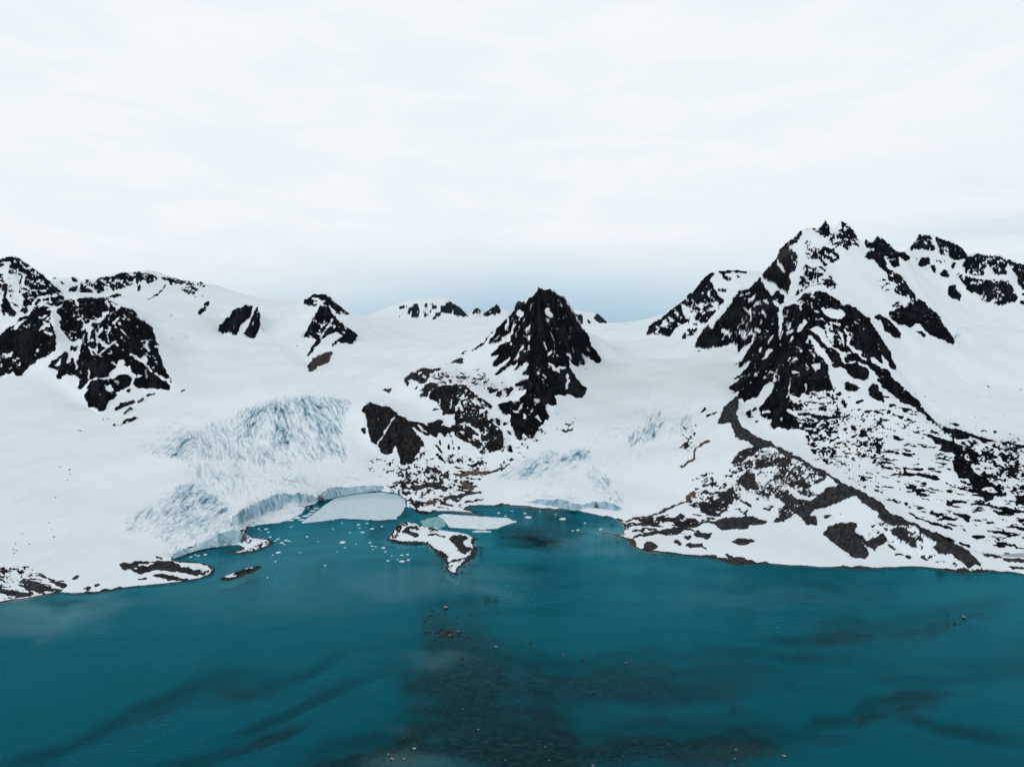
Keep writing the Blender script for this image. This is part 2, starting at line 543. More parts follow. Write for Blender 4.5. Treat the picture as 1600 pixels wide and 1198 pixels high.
P5 R0 1340,150 1480,180 1600,260 1600,330 1500,270 1400,190
P5 R0 1530,340 1600,360 1600,410 1530,370
P5 r20 1280,400 1360,440
P5 r30 1270,830 1310,870
P5 R0 1350,900 1400,870 1380,940
P5 r28 1500,960
P5 r25 1400,690 1470,670 1600,720
P5 r50 800,940
P5 r40 900,900
P5 r35 1020,900 1110,900
P5 r35 1000,960
P5 r35 1120,960
P5 r30 930,950
P5 r30 820,1020
P5 r24 900,1030
P5 r50 870,1095 890,1100
P5 r14 970,1010
P5 r14 660,950
P5 r14 1020,1170 1150,1180
P5 r20 1290,1020 1350,1050
P5 r18 1250,900
P5 r26 1200,720
P5 r16 1550,1040
P5 r20 1380,1110
P5 r30 1390,1165
P5 Z.29:i 800,380 1100,460 1200,640 1600,680 1600,1198 1000,1198 780,1000 830,850 1100,750 820,640
G R0 470,590 500,575 560,618 620,665 665,720 715,800 765,880 800,990 770,980 740,930 710,900 720,960 700,940 640,900 600,860 560,800 500,750 470,700 490,660
G R0 740,1000 800,1060 880,1130 960,1205 850,1205 780,1120 700,1050 650,980 690,970
G s12 710,900 750,980
RR R0 -20,-30 45,-20 125,90 215,190 305,280 385,350 435,400 525,500 605,570 685,618 822,655 952,695 1100,745 1300,795 1450,803 1620,832 1620,870 1540,865 1480,835 1360,840 1300,800 1220,800 1150,810 1050,760 980,760 900,790 840,780 760,700 640,640 520,560 460,500 380,440 370,400 300,390 220,370 130,290 60,220 -20,180
RR Z.44:d 640,640 1250,810 1500,840 1597,1198 1050,1198 1000,950 800,800
RR R0 390,720 480,705 570,730 700,770 830,820 950,860 1020,880 1060,970 1090,1020 1010,1060 990,1090 1060,1140 1090,1220 860,1220 800,1100 790,1020 830,950 760,920 690,910 620,890 680,850 570,820 590,790 510,730
RR r40 80,385 130,400
RR r45 60,470
RR r30 120,500 220,530
RR r30 40,540
RR r30 290,550
RR R0 100,720 160,720 250,770 190,790 130,770
RR r16 160,635 250,640
RR r40 330,950
RR r14 320,1055 440,1055
RR r24 350,1100 440,1110
RR r28 520,1105 590,1115
RR r16 60,1090 200,1110
RR r14 240,835 300,810
RR R0 740,575 820,580 890,610 830,625
RR r10 980,645 1070,660
RR r12 1110,680 1200,685
RR R0 1200,690 1265,670 1330,700 1260,705
RR r9 1390,705 1570,720
RR r14 1545,215 1620,195
RR Z.19:h -20,200 380,450 760,720 560,720 600,900 800,1000 800,1198 -20,1198
RR Z.15:i 1400,750 1597,760 1597,1000 1400,850
MR R1 -20,-20 60,-20 70,60 130,180 230,250 340,300 430,330 530,390 620,440 750,510 870,580 970,620 1080,690 1180,760 1300,810 1420,880 1560,960 1620,1000 1620,1120 1560,1080 1460,1010 1380,950 1310,880 1200,930 1100,980 1000,1010 880,1030 830,1080 900,1110 920,1200 800,1200 740,1120 690,1080 600,1150 440,1170 500,1100 520,1020 580,980 460,890 520,820 600,830 640,870 720,930 840,940 940,880 1010,810 1130,780 1040,690 920,650 850,590 770,580 700,520 620,500 560,470 500,410 420,380 330,370 250,360 180,330 60,280 20,180 -20,100
H R1 480,255 520,140 600,75 615,110 600,200 560,240
MR R.8 0,580 30,510 110,440 220,390 300,370 400,360 430,390 330,410 260,440 210,490 110,540
MR R.8 270,560 300,540 400,510 500,500 630,510 620,560 560,600 480,590 390,590 340,620 270,630
MR R.8 450,690 540,680 620,650 700,660 760,670 640,690 560,710 480,740
MR R.8 600,780 650,740 740,720 800,740 820,800 850,860 920,890 840,900 740,880 700,830 640,820
MR R1.2 860,740 960,710 1010,700 980,730 900,770
MR R.9 60,750 130,690 170,680 170,630 210,650 200,730 250,770 290,800 320,830 260,840 200,830 150,810
MR R.9 -10,820 40,790 40,930 -10,940
MR r40:.8 290,930
MR r14:.8 120,950 230,1000
MR R1 -10,1110 200,1110 330,1140 390,1200 -10,1200
MR r24:.8 50,1030 110,1030
MR r18:.8 190,1040 160,1090
MR R.9 330,1030 430,980 470,1000 430,1050
MR r16:.8 310,1140 420,1190
MR R.8 960,1100 1030,1080 1080,1100 1000,1130
MR r24 1150,1085
MR W.14:i 280,380 700,500 900,700 900,900 450,1170 200,800 0,580
MR Z.58:i 20,560 300,360 560,470 850,600 1040,690 900,760 820,850 600,770 400,950 100,800
MR Z.18:i 860,480 1100,620 1597,900 1597,0 1000,150 860,250
SH r24:1.5 0,430 100,460 240,485 400,460 540,430 640,390 740,340 840,300 920,280
SH r34:2 880,260 930,220 970,200
SH R.9 1000,220 1060,170 1150,190 1200,190 1290,180 1330,160 1380,120 1390,150 1350,190 1390,250 1370,310 1290,290 1230,300 1170,290 1200,250 1240,230 1210,210 1100,210
SH R2 1010,130 1060,100 1110,90 1130,120 1060,140
SH r40:.8 1110,110 1180,100
SH r22:.8 960,305 1040,310
SH r26:.8 1060,300 1110,300
SH r30:.8 1160,300 1240,285
SH R.9 1390,90 1440,50 1500,0 1600,0 1600,150 1500,140 1470,90
SH r16:.9 1100,380 1210,350 1320,330
SH r22:.9 1100,460 1200,420 1310,370
SH r22:.9 1000,515 1100,490 1180,490
SH R1 1175,500 1210,470 1380,440 1500,460 1540,530 1530,575 1450,580 1400,575 1330,575 1290,600 1220,570
SH R1 1500,450 1600,450 1600,530 1540,520
SH r16:.9 1440,390 1510,420
SH r18:.9 1390,360 1450,365
SH r14:.9 1430,280 1560,340
SH r26:.9 330,540 430,525 550,510
SH r14:.9 430,545 480,540
SH r20:.9 400,490 550,460
SH r24:.9 330,590 440,590
SH r14:.9 450,578 570,575
SH r28:.9 340,655 430,645 520,620 650,590
SH r24:.9 650,590 720,570 850,560 980,545
SH R.9 670,590 740,560 860,560 860,590 790,630 720,620
SH r40:.9 600,490 580,520
SH r22:.9 600,450 680,430
SH R.9 740,470 820,420 870,440 860,470 800,475
SH R.9 880,470 950,470 940,490 890,490
SH r18:.9 700,490 650,510
SH R1 960,610 1000,590 1060,620 1160,610 1130,660 1090,690 1030,660 970,640
SH R1 860,650 900,640 945,650 940,670 880,690
SH R1 740,700 790,680 840,720 820,745 750,735
SH R1 860,745 910,725 1040,715 1060,745 1120,775 1110,790 1040,760 920,770
SH r12 580,685
SH R1 430,780 440,730 480,690 560,720 590,750 580,785 520,790 520,820 440,820 400,800
SH R1 1330,710 1420,660 1500,665 1590,700 1570,725 1440,735
SH R1.2 1280,820 1310,830 1350,860 1480,870 1500,890 1600,900 1600,955 1400,960 1330,930 1340,890
SH r12 985,808
SH Z.40:h 280,500 950,330 1330,310 1200,470 900,600 330,640
SH Z.34:i 880,330 1000,30 1400,0 1400,350 1150,400
SH r40:1.6 0,625 150,640 260,680 330,740
H r16:1.9 260,510 330,470 350,400 430,350
H Z.5:i 240,400 290,280 330,240 345,300 320,390
H r14 420,200 480,170
H r15 380,180 400,160
RT R1 -20,200 30,215 170,300 250,380 400,440 540,500 640,560 760,620 900,690 1060,760 1080,800 1170,910 1160,935 1100,900 1050,940 960,860 860,800 760,800 690,730 740,690 640,640 570,580 520,520 380,510 250,515 170,470 130,380 80,340 -20,290
RT R.9 270,550 350,530 440,560 440,620 520,650 530,720 500,750 460,720 470,670 380,660 330,620 280,600
RT R.9 20,690 60,650 140,620 190,590 230,650 210,690 150,720 110,775 70,740
I R.9 380,890 480,860 560,870 540,920 600,950 640,1050 600,1090 540,1080 480,1040 420,1000 370,970 340,930
I s10 590,990 640,1050
RT r24:.8 240,710 310,750
RT r26:.8 320,795 390,800
RT r28:.8 410,820 470,830
RT r24:.8 580,840 650,870
RT r12:.8 670,875 830,885
RT r12:.8 850,900 900,910
RT R1 920,940 1000,930 1090,980 1080,1000 960,990
RT r16:1 1170,940 1200,980
RT R0 420,400 480,400 560,440 640,460 740,490 800,520 780,540 700,510 640,490 540,460
RT r18 720,590 800,640 910,670
RT r22 960,680 1060,720
RT r24 810,530 900,550
RT R0 1040,590 1080,610 1180,610 1220,640 1120,660 1080,630
RT r16 960,545 1040,580
RT R0 260,265 320,270 380,300 430,290 480,320 470,330 400,310 300,295
RT r12 460,290 530,310
RT R0 410,80 440,90 510,95 500,110 430,100
RT R0 410,120 480,125 560,140 600,150 500,160 420,140
RT r14 310,80 360,80
RT r20 125,120 160,122
RT R0 75,165 130,155 200,180 120,182
RT r10 400,175 540,190 680,205
RT R0 490,235 600,240 640,240 680,270 740,285 650,270 580,255
RT R0 240,20 320,0 420,-10 560,-10 620,10 700,10 770,45 700,60 640,40 560,20 420,25
RT R0 810,280 860,265 920,260 1030,280 1040,300 920,290 860,310 830,305
RT r16 1040,262 1130,270
RT R0 1010,160 1080,140 1180,155 1240,180 1310,200 1300,260 1220,280 1190,230 1160,190 1060,185
RT r28 1330,200 1410,210
RT r20 1380,260 1430,275
RT R0 850,395 950,390 1100,415 1080,440 1060,490 1160,510 1150,525 1050,490 1000,450
RT r18 820,420 880,450
RT r14 820,450 930,455
RT r20 800,90 840,95
RT r12 820,120 890,150
RT r10 610,360 690,375
RT r24 580,100 620,105
RT R0 1060,375 1110,360 1170,365 1230,380 1120,385
RT R0 1200,340 1300,345 1420,330 1480,340 1620,370 1620,385 1500,390 1540,420 1460,425 1380,370
RT R0 1490,290 1530,210 1620,210 1620,310
RT r14 1310,440 1440,470
RT R0 1190,500 1250,465 1340,490 1260,495 1240,515
RT r12 1310,590 1430,608
RT r12 1240,625 1400,660
RT R0 1270,655 1380,680 1480,700 1620,755 1620,770 1480,725 1350,700
RT R0 1280,710 1340,695 1440,735 1350,735
RT r25 1590,640
RT R0 930,0 1140,0 1250,60 1310,110 1420,150 1400,160 1300,120 1220,140 1150,140 1060,100 1040,50 980,30
RT r45 1400,70
RT R0 1500,100 1620,110 1620,160 1560,150
RT r10:2 1370,800 1420,793 1620,783
RT R1.2 1400,840 1620,850 1620,880 1540,890 1400,870
RT r26:.9 1230,810 1380,840
RT r10:.9 1060,760 1230,810
RT R.9 1370,910 1450,930 1620,930 1620,950 1450,945
RT Z.17:h 0,0 900,0 1100,150 1600,150 1600,720 1100,640 800,480 250,280
RT Z.28:d 1150,0 1597,0 1597,330 1400,300
RT Z.25:i 0,380 560,540 600,760 500,760 0,560
RT Z.2:i 640,760 1000,880 1100,960 900,930 600,850
Z4 R.9 270,500 320,460 400,460 440,490 340,490 350,510 440,540 410,570 340,540 270,530
Z4 R.9 460,530 560,530 690,560 600,560 520,550
Z4 R.9 690,560 760,545 850,550 870,580 820,590 840,640 890,660 890,690 850,700 830,730 790,700 750,640 700,590
Z4 R.9 690,780 830,750 830,770 720,790
Z4 r22:.6 130,595 250,610 350,630 440,625
Z4 Z.7:i 490,620 560,640 640,700 720,735 720,790 690,830 700,870 640,800 560,690
Z4 Z.6:i 640,830 760,840 900,740 930,700 920,760 780,870 700,900
Z4 Z.5:i 150,590 200,470 270,420 660,470 660,520 300,450 200,560
K R1 -20,1100 60,1110 150,1050 200,1015 260,1020 300,1050 400,1070 415,1100 370,1140 250,1150 100,1160 -20,1150
K W.25:h -20,1080 200,1010 415,1080 370,1150 -20,1160
K Z.5:i -20,990 150,980 200,1020 100,1110 -20,1120
K r8:1 0,1180 200,1160
K r20:.9 450,1050 490,1040
K R.9 510,1110 570,1100 540,1130
K r18:.9 520,1145 640,1130 760,1115
K r14:.9 590,1100 620,1098
LW R.8 -100,745 100,708 280,720 430,715 490,740 500,770 590,770 680,790 760,830 740,845 620,850 540,830 450,820 400,810 330,800 240,810 130,830 60,835 40,800 -60,800
LW s22 110,750 230,735
LW s16 60,790 100,790
LW s14 590,785 690,790
LW R.8 220,855 270,840 400,845 560,880 600,900 420,905 320,880
LW r18:.8 110,885 180,880
LW R.6 985,850 1050,805 1130,790 1240,765 1290,765 1200,800 1140,830 1040,850
LW r40:.4 900,880 930,880
LW r30:1.9 270,680 320,695
LW Z.3:i 500,740 860,770 840,850 700,800
LW r40:.5 740,870 800,850 840,820
LW Z.5:i 940,620 1150,610 1300,560 1200,540 1380,520 1380,590 1100,650
LW R1.2 1070,420 1110,400 1200,490 1160,550 1100,540
LW W.4:i 1070,420 1110,400 1200,490 1160,550 1100,540
Z3 R.4 705,380 725,345 745,350 745,385
Z3 R.4 835,300 870,265 895,290
Z3 r5:1.6 800,310 930,290 1100,265 1250,245
Z3 Z.35:i 800,320 1280,240 1330,250 1300,265 1000,290 760,400 640,400
Z3 Z.3:i 1350,200 1597,100 1597,400 1510,330 1480,270 1350,250
C I.3:-10 970,630 1080,625 1210,650 1180,690 1080,690
C I.25:-10 1120,1110 1350,1020 1380,1010 1260,1090
E I.65:-60 1060,1150 1200,1060 1260,990 1330,970 1360,1060 1290,1140 1150,1190
E I.45:-70 1440,1010 1500,950 1525,1100 1460,1110
H I.75:-60 30,340 60,200 120,150 150,180 165,260 80,340
H I.55:-75 230,250 290,160 335,220 300,330 250,350
J I.8:-25 780,420 880,350 1000,270 1120,253 1300,250 1280,310 1100,330 1000,400 860,440
J I.45:-28 680,420 820,330 1000,250 1240,250 1300,330 1080,420 860,440 760,450
J I.36:-30 1280,100 1597,90 1597,170 1400,200
J I.45:40 1300,330 1500,500 1500,600 1380,560 1240,400
RW I.55:0 200,220 420,195 800,200 1000,215 1090,260 900,240 640,235 420,225
L I.65:-31 200,490 280,430 350,395 480,335 500,400 440,500 360,545 290,550 210,520
L I.5:80 480,340 560,300 640,320 650,420 670,520 640,560 600,480 540,430 490,430
L I.7:-62 630,320 660,280 850,180 900,220 850,340 780,420 740,450 690,470 650,400
L I.75:80 850,190 1000,150 1050,260 1040,360 1020,470 950,470 900,430 860,330 900,240
L I.5:65 730,470 780,450 800,560 770,600
L I.45:48 780,450 900,440 1000,540 1050,610 960,610 860,560
L I.65:58 1000,160 1150,145 1400,185 1390,240 1330,290 1340,400 1350,500 1390,560 1340,580 1260,500 1180,400 1090,300 1050,230
L I.5:60 1030,350 1100,360 1140,460 1100,490 1050,440
L I.3:40 1080,490 1180,550 1260,670 1230,680 1140,600
L I.3:-20 60,460 220,310 330,230 420,230 320,330 250,400
L I.75:-42 240,800 330,700 420,690 500,740 580,800 660,870 600,900 520,890 450,860 380,900 320,880 260,830
L I.55:-38 150,920 260,830 420,880 600,900 560,950 440,960 330,1040 270,1010 190,1000
L I.35:-35 -20,960 130,900 190,960 120,1010 20,1010
L I.4:-35 430,900 560,860 660,880 560,960
L I.3:20 650,640 1180,700 1190,740 900,720
L I.35:10 1240,680 1420,620 1560,700 1240,720
L I.44:75 300,440 480,330 850,180 1150,140 1400,190 1340,400 1380,570 1150,560 1000,600 800,600 640,560 480,560 300,560
L I.46:-40 -20,930 130,830 250,720 420,680 560,760 680,850 640,960 420,1060 250,1080 120,1020 -20,1000
L I.34:-32 60,470 300,330 480,320 300,460 200,560
LW I.55:-50 280,660 420,540 640,520 800,400 1000,290 1090,360 1150,500 900,540 600,640 380,700
LW I.4:60 1000,240 1160,120 1400,20 1597,0 1597,60 1400,90 1200,190 1080,330
P2 r5:.6 1150,950 1220,1000 1290,1022
P2 r5:.6 1290,955 1335,985
P2 r5:.6 1370,925 1410,968
F r5:.8 410,870 500,880
F r4:.8 560,890 640,860
L I.34:72 320,560 640,560 1000,600 1240,680 1180,740 900,720 700,800 540,780 400,700
PX I.18:-38 770,768 860,700 930,650 1010,632 1078,640 1072,690 1000,725 950,770 880,778
PX I.24:-70 985,632 1030,622 1085,630 1085,700 1040,690 1000,680
L I.4:25 520,700 900,700 1180,720 1200,680 900,620 620,600 480,620
K I.4:-28 540,218 655,160 660,172 545,226
K I.2:-60 430,330 470,250 545,215 550,222 480,262 440,340
K I.3:18 380,92 520,122 515,136 400,106
"""
ROCK = np.zeros((MH, MW), np.float32); TONE = np.zeros((MH, MW), np.float32)
ADD = {k: np.zeros((MH, MW), np.float32) for k in 'ihdg'}; CUT = {k: np.zeros((MH, MW), np.float32) for k in 'ihdg'}
ICE = np.zeros((MH, MW), np.float32)

def streaks(angle, long=11.0, wide=2.3, seed=3):
    a = math.radians(angle)
    p, q = GX * math.cos(a) + GY * math.sin(a), -GX * math.sin(a) + GY * math.cos(a)
    w = 7 * (vn(GX / 16, GY / 16, seed + 5) - .5) + 2.5 * (vn(GX / 5, GY / 5, seed + 6) - .5)
    n = 0.5 * vn(p / long, (q + w) / wide, seed) + 0.3 * vn(p / (long * .4), (q + w) / (wide * .55), seed + 1) + .2 * vn(GX / 1.6, GY / 1.3, seed + 2)
    m = 1 - np.abs(2 * vn(p / 17, (q + 1.6 * w) / 4.2, seed + 9) - 1)      # thin open cracks
    return np.clip(.75 * uniform(n) ** 1.6 + .65 * sstep(.80, .97, m) * vn(GX / 9, GY / 9, seed + 4), 0, 1.2).astype(np.float32)

_ice_cache = {}
for line in SURVEY.strip().splitlines():
    tile, op, *rest = line.split()
    P = pts_of(tile, ' '.join(rest))
    k = op[0]
    if k in 'RS':
        r = poly_mask(P)
        if r is None: continue
        sl, m = r
        if k == 'R':
            ROCK[sl][m] = 1; TONE[sl][m] = float(op[1:])
        else: ROCK[sl][m] = 0
    elif k in 'rs':
        w, _, t = op[1:].partition(':')
        r = stroke_mask(P, float(w) / TILES[tile][2])
        if r is None: continue
        sl, m = r
        if k == 'r':
            ROCK[sl][m] = 1; TONE[sl][m] = float(t or 0)
        else: ROCK[sl][m] = 0
    elif k in 'ZW':
        s, _, kind = op[1:].partition(':')
        r = poly_mask(P)
        if r is None: continue
        sl, m = r
        d = (ADD if k == 'Z' else CUT)[kind]
        d[sl][m] = np.maximum(d[sl][m], float(s))
    elif k == 'I':
        s, _, ang = op[1:].partition(':')
        r = poly_mask(P, 14)
        if r is None: continue
        sl, m = r
        if ang not in _ice_cache: _ice_cache[ang] = streaks(float(ang))
        f = blur(m.astype(np.float32), 9) * float(s) * (.62 + .62 * vn(GX[sl] / 22, GY[sl] / 16, 61))
        ICE[sl] = np.maximum(ICE[sl], f * (0.16 + 1.0 * _ice_cache[ang][sl]))

# ragged outlines: wander the surveyed outline by a pixel or two before the specks are sown
def sample(R, u, v):
    u = np.abs(u); u = np.where(u > 1599, 3198 - u, u)          # beyond the surveyed strip the ground goes on mirrored
    u = np.clip(u * RS, 0, MW - 1.001); v = np.clip((v - VTOP) * RS, 0, MH - 1.001)
    i, j = u.astype(np.int32), v.astype(np.int32)
    fu, fv = (u - i).astype(np.float32), (v - j).astype(np.float32)
    return (R[j, i] * (1 - fu) + R[j, i + 1] * fu) * (1 - fv) + (R[j + 1, i] * (1 - fu) + R[j + 1, i + 1] * fu) * fv

wx = 5.0 * (fbm(GX / 11, GY / 11, 11, 3) - .5) + 3.0 * (vn(GX / 3.5, GY / 3.5, 15) - .5)
wy = 5.0 * (fbm(GX / 11, GY / 11, 21, 3) - .5) + 3.0 * (vn(GX / 3.5, GY / 3.5, 25) - .5)
TONE = blur(np.where(ROCK > 0, TONE, 0), 2) / np.maximum(blur((ROCK > 0).astype(np.float32), 2), .2)
RAW = sample(ROCK, GX + wx, GY + wy)
TONE = sample(TONE, GX + wx, GY + wy)
WIDE = blur(RAW, 4)
frac = .5 * uniform(vn(GX / 3.4, GY / 2.8, 31)) + .3 * uniform(vn(GX / 1.7, GY / 1.5, 32)) + .2 * vn(GX / .9, GY / .9, 33)
ROCK = sstep(.30, .70, .55 * WIDE + .45 * blur(RAW, 1) + (frac - .5) * .50 * np.where((GX > 560) & (GX < 960) & (GY < 512), .35, 1) * sstep(0, .12, WIDE) * sstep(1.0, .85, WIDE))
CUT['d'] = np.maximum(CUT['d'], .012 * (blur((TONE < .45).astype(np.float32), 3)) * (ROCK > .5) * (GX > 0))
APEX = [(20, 395, 110), (150, 452, 150), (384, 465, 40), (510, 452, 55), (840, 440, 120), (1125, 405, 85), (1275, 380, 230), (1500, 330, 170), (600, 610, 80), (715, 575, 90)]
best = np.full((MH, MW), 9e9, np.float32); RT = np.zeros((MH, MW), np.float32); RR_ = np.zeros((MH, MW), np.float32)
for ax_, ay_, rad in APEX:
    d_ = np.hypot(GX - ax_, GY - ay_); q_ = d_ / rad; m_ = q_ < best
    best[m_] = q_[m_]; RT[m_] = (np.arctan2(GX - ax_, GY - ay_) * rad * .55 + ax_)[m_]; RR_[m_] = d_[m_]
wob = 6 * (vn(GX / 17, GY / 17, 81) - .5) + 3 * (vn(GX / 6, GY / 6, 82) - .5)
RIB = (.5 * ridged((RT + wob) / 11, RR_ / 46, 83, 3) + .3 * vn((RT + wob) / 3.0, RR_ / 17, 84) + .2 * vn(GX / 2.2, GY / 2.6, 85)).astype(np.float32)
RIB = uniform(RIB)
GUL = uniform(.55 * vn((RT + wob) / 2.6, RR_ / 15, 86) + .45 * (1 - RIB))
SPK = dict(g=GUL, i=uniform(.34 * vn(GX / 7.5, GY / 5.2, 41) + .36 * vn(GX / 3.1, GY / 2.3, 42) + .30 * vn(GX / 1.7, GY / 1.4, 47)),
           h=uniform(.5 * vn((GX - 1.5 * GY) / 19, (GY - .12 * GX) / 3.6, 43) + .3 * vn(GX / 7, (GY - .12 * GX) / 2.0, 44) + .2 * vn(GX / 2.4, GY / 1.5, 48)),
           d=uniform(.42 * vn((GX + GY * .7) / 10, (GY - GX * .6) / 4.2, 45) + .33 * vn(GX / 3.4, GY / 2.4, 46) + .25 * vn(GX / 1.7, GY / 1.5, 49)))
CUT['g'] = .045 * blur((TONE < .45).astype(np.float32), 3) * (ROCK > .3) * np.where(np.hypot(GX - 850, (GY - 530) * .8) < 95, .55, 1)
for k in 'ihdg':
    big = .25 + 1.5 * uniform(vn(GX / 30, GY / 17, 50) + .5 * vn(GX / 11, GY / 7, 51))
    n = SPK[k]
    t = blur(ADD[k], 9) * big
    a = np.where(t > .01, sstep(-.08, .08, n - (1 - t)), 0)
    TONE = np.where((a > .3) & (ROCK < .3), np.where(GX < 1200, .7, np.where(GY - 640 > (GX - 1150) * .66, .8, 0)), TONE)
    ROCK = np.maximum(ROCK, a)
    t = blur(CUT[k], 7) * big
    ROCK = np.where(t > .01, ROCK * (1 - sstep(-.08, .08, n - (1 - t))), ROCK)
ROCK = ROCK.astype(np.float32)
# ------------------------------------------------------------------ ground grid: columns by bearing, rows by distance (finer near the lake)
s_mid = np.arange(-0.80, 0.8001, 0.0011)
s_out = 0.80 + np.cumsum(0.0011 * 1.09 ** np.arange(1, 43))
S = np.concatenate([-s_out[::-1], s_mid, s_out])
def geo(a, b, r): return a * (1 + r) ** np.arange(0, int(math.log(b / a) / math.log(1 + r)))
YR = np.concatenate([geo(150, 340, .0045), geo(340, 1350, .0016), geo(1350, 3600, .0038), geo(3600, 10000, .012)])
NC, NR = len(S), len(YR)
LY = np.log(YR)
GXW = S[None, :] * YR[:, None]; GYW = np.repeat(YR[:, None], NC, 1)
SUMZ = np.zeros((NR, NC)); CNT = np.zeros((NR, NC))

def put(X, Y, Z, w=1.0):
    c = np.clip(np.rint(np.interp(X / Y, S, np.arange(NC))).astype(int), 0, NC - 1)
    r = np.clip(np.rint(np.interp(np.log(Y), LY, np.arange(NR))).astype(int), 0, NR - 1)
    np.add.at(SUMZ, (r, c), Z * w); np.add.at(CNT, (r, c), w)

def line(P, w=1.0):
    """survey line: (u, v, Y) points, or (u, v, None, z)"""
    W = np.array([at(p[0], p[1], p[2]) if len(p) == 3 else at(p[0], p[1], None, p[3]) for p in P])
    if len(W) == 1: put(W[:, 0], W[:, 1], W[:, 2], w); return W
    for a, b in zip(W, W[1:]):
        n = int(max(abs(a[0] / a[1] - b[0] / b[1]) / .0009, abs(math.log(a[1] / b[1])) / .0012)) + 2
        t = np.linspace(0, 1, n)
        put(np.interp(t, [0, 1], [a[0], b[0]]), np.interp(t, [0, 1], [a[1], b[1]]), np.interp(t, [0, 1], [a[2], b[2]]), w)
    return W

def L(text, Y=None):
    P = []
    for q in text.split():
        f = [float(x) for x in q.split(',')]
        P.append((f[0], f[1], f[2] if len(f) > 2 else Y))
    return line(P)

# --- lake outline in the survey frame (water level z = 0)
SHORE = [(float(a), float(b)) for a, b in (q.split(',') for q in """-150,958 0,943 15,940 58,933 95,927 113,929 140,929 175,923 208,918 250,914 288,910 316,904 331,899 337,889 326,882 300,877 275,877
270,874 288,863 326,855 350,854 369,853 379,855 374,860 352,862 359,865 378,866 406,859 421,853 429,848 421,842 395,840 386,834 386,827 399,821 420,819 431,818 451,813 470,803 480,790
495,783 519,775 557,770 594,768 622,772 634,780 636,792 650,801 664,805 678,800 703,800 720,801 738,802 750,806 761,808 745,801 727,795 735,791.5 775,791.5 783,789 799,791 825,793 860,796
875,796.5 905,800 933,806 958,811 973,818 976,828 972,833 977,837 940,833 939,835 960,838 979,844 984,852 996,859 1005,862 1015,864 1024,863 1045,866 1075,869 1105,872 1125,875 1140,882 1150,884
1161,883 1180,883 1200,883 1235,885 1270,887 1333,890 1350,891 1381,889 1412,887 1444,888 1467,891 1491,895 1506,897 1537,895 1561,895 1584,897 1600,900 1750,906 1900,912 1900,1800 -300,1800 -300,965""".split())]
ISLETS = [[(float(a), float(b)) for a, b in (q.split(',') for q in t.split())] for t in (
 "603,843 608,838 620,822 627,817 650,817 661,824 685,829 703,831 731,834 739,840 748,841 741,845 739,852 746,856 741,870 729,878 715,889 713,898 703,894 696,887 699,882 694,875 685,866 675,857 669,851 657,850 641,850 624,849",
 "343,904 354,906 373,901 393,894 410,885 401,884 378,891 361,897")]
POND = [(float(a), float(b)) for a, b in (q.split(',') for q in "1556,868 1575,865 1610,863 1700,862 1700,876 1600,873 1580,873".split())]

def inside(P, u, v):
    m = np.zeros(u.shape, bool)
    for i in range(len(P)):
        ax, ay = P[i]; bx, by = P[(i + 1) % len(P)]
        if ay == by: continue
        m ^= (v >= min(ay, by)) & (v < max(ay, by)) & (u < ax + (v - ay) * (bx - ax) / (by - ay))
    return m
U0, V0 = project(GXW, GYW, np.zeros_like(GXW))
jit = 2.2 * (fbm(GXW / 9, GYW / 9, 91, 3) - .5), 1.6 * (fbm(GXW / 7, GYW / 7, 92, 3) - .5)
def wet(P): return inside(P, U0 + jit[0], V0 + jit[1])
LAKE = wet(SHORE) & (GYW < 700)
ISL = [wet(p) & (GYW < 700) for p in ISLETS]
for m in ISL: LAKE &= ~m
lk = LAKE.astype(np.float32)
near = blur(lk, 9)
depth = 0.25 + 0.9 * np.clip((blur(lk, 3) - .5) * 2, 0, 1) + 5.0 * np.clip((near - .55) * 2.2, 0, 1)
SUMZ[LAKE] = (-depth)[LAKE] * 4; CNT[LAKE] = 4
rim = (~LAKE) & (blur(lk, 1) > .12) & (GYW < 700)
SUMZ[rim] = .35 * 4; CNT[rim] = 4
for m, h in zip(ISL, (3.2, 1.3)):
    c = blur(m.astype(np.float32), 8 if h > 2 else 3)
    k = m & (c > .75); SUMZ[k] = h * (c[k] - .4) * 1.7; CNT[k] = 1

# --- glacier fronts: (top edge) and (foot, height of the foot above the lake)
CLIFFS = [
 ("364,805 372,799 392,789 412,780 428,772 444,769.5 460,769 478,772 493,776", "362,822 371,825 388,815 412,803 428,797 444,793 463,790.5 480,787 495,783", 2.2),
 ("262,869 276,862 291,855 304,852 330,840 346,829 363,822 374,826 384,833", "262,872 276,868 291,862 306,857 335,851.5 348,850 363,848 374,847 386,843", 1.2),
 ("496,772 513,760 538,760 566,757.5 598,758", "499,781 525,775 540,772 557,769 600,764", 1.6),
 ("822,783 831,782 844,780 870,779 886,781 903,785.5 911,787 919,785.5 932,782.5 943,782 956,786 970,791", "820,785 831,785.5 854,788.5 870,791 886,793.5 898,796 909,794 920,793 932,793 948,795 960,797 972,797", 1.8)]
CLIFF_W = []
def walk(text, n):
    q = np.array([[float(x) for x in p.split(',')] for p in text.split()])
    d = np.concatenate([[0], np.cumsum(np.hypot(np.diff(q[:, 0]), np.diff(q[:, 1])))])
    t = np.linspace(0, d[-1], n)
    return np.stack([np.interp(t, d, q[:, 0]), np.interp(t, d, q[:, 1])], 1)
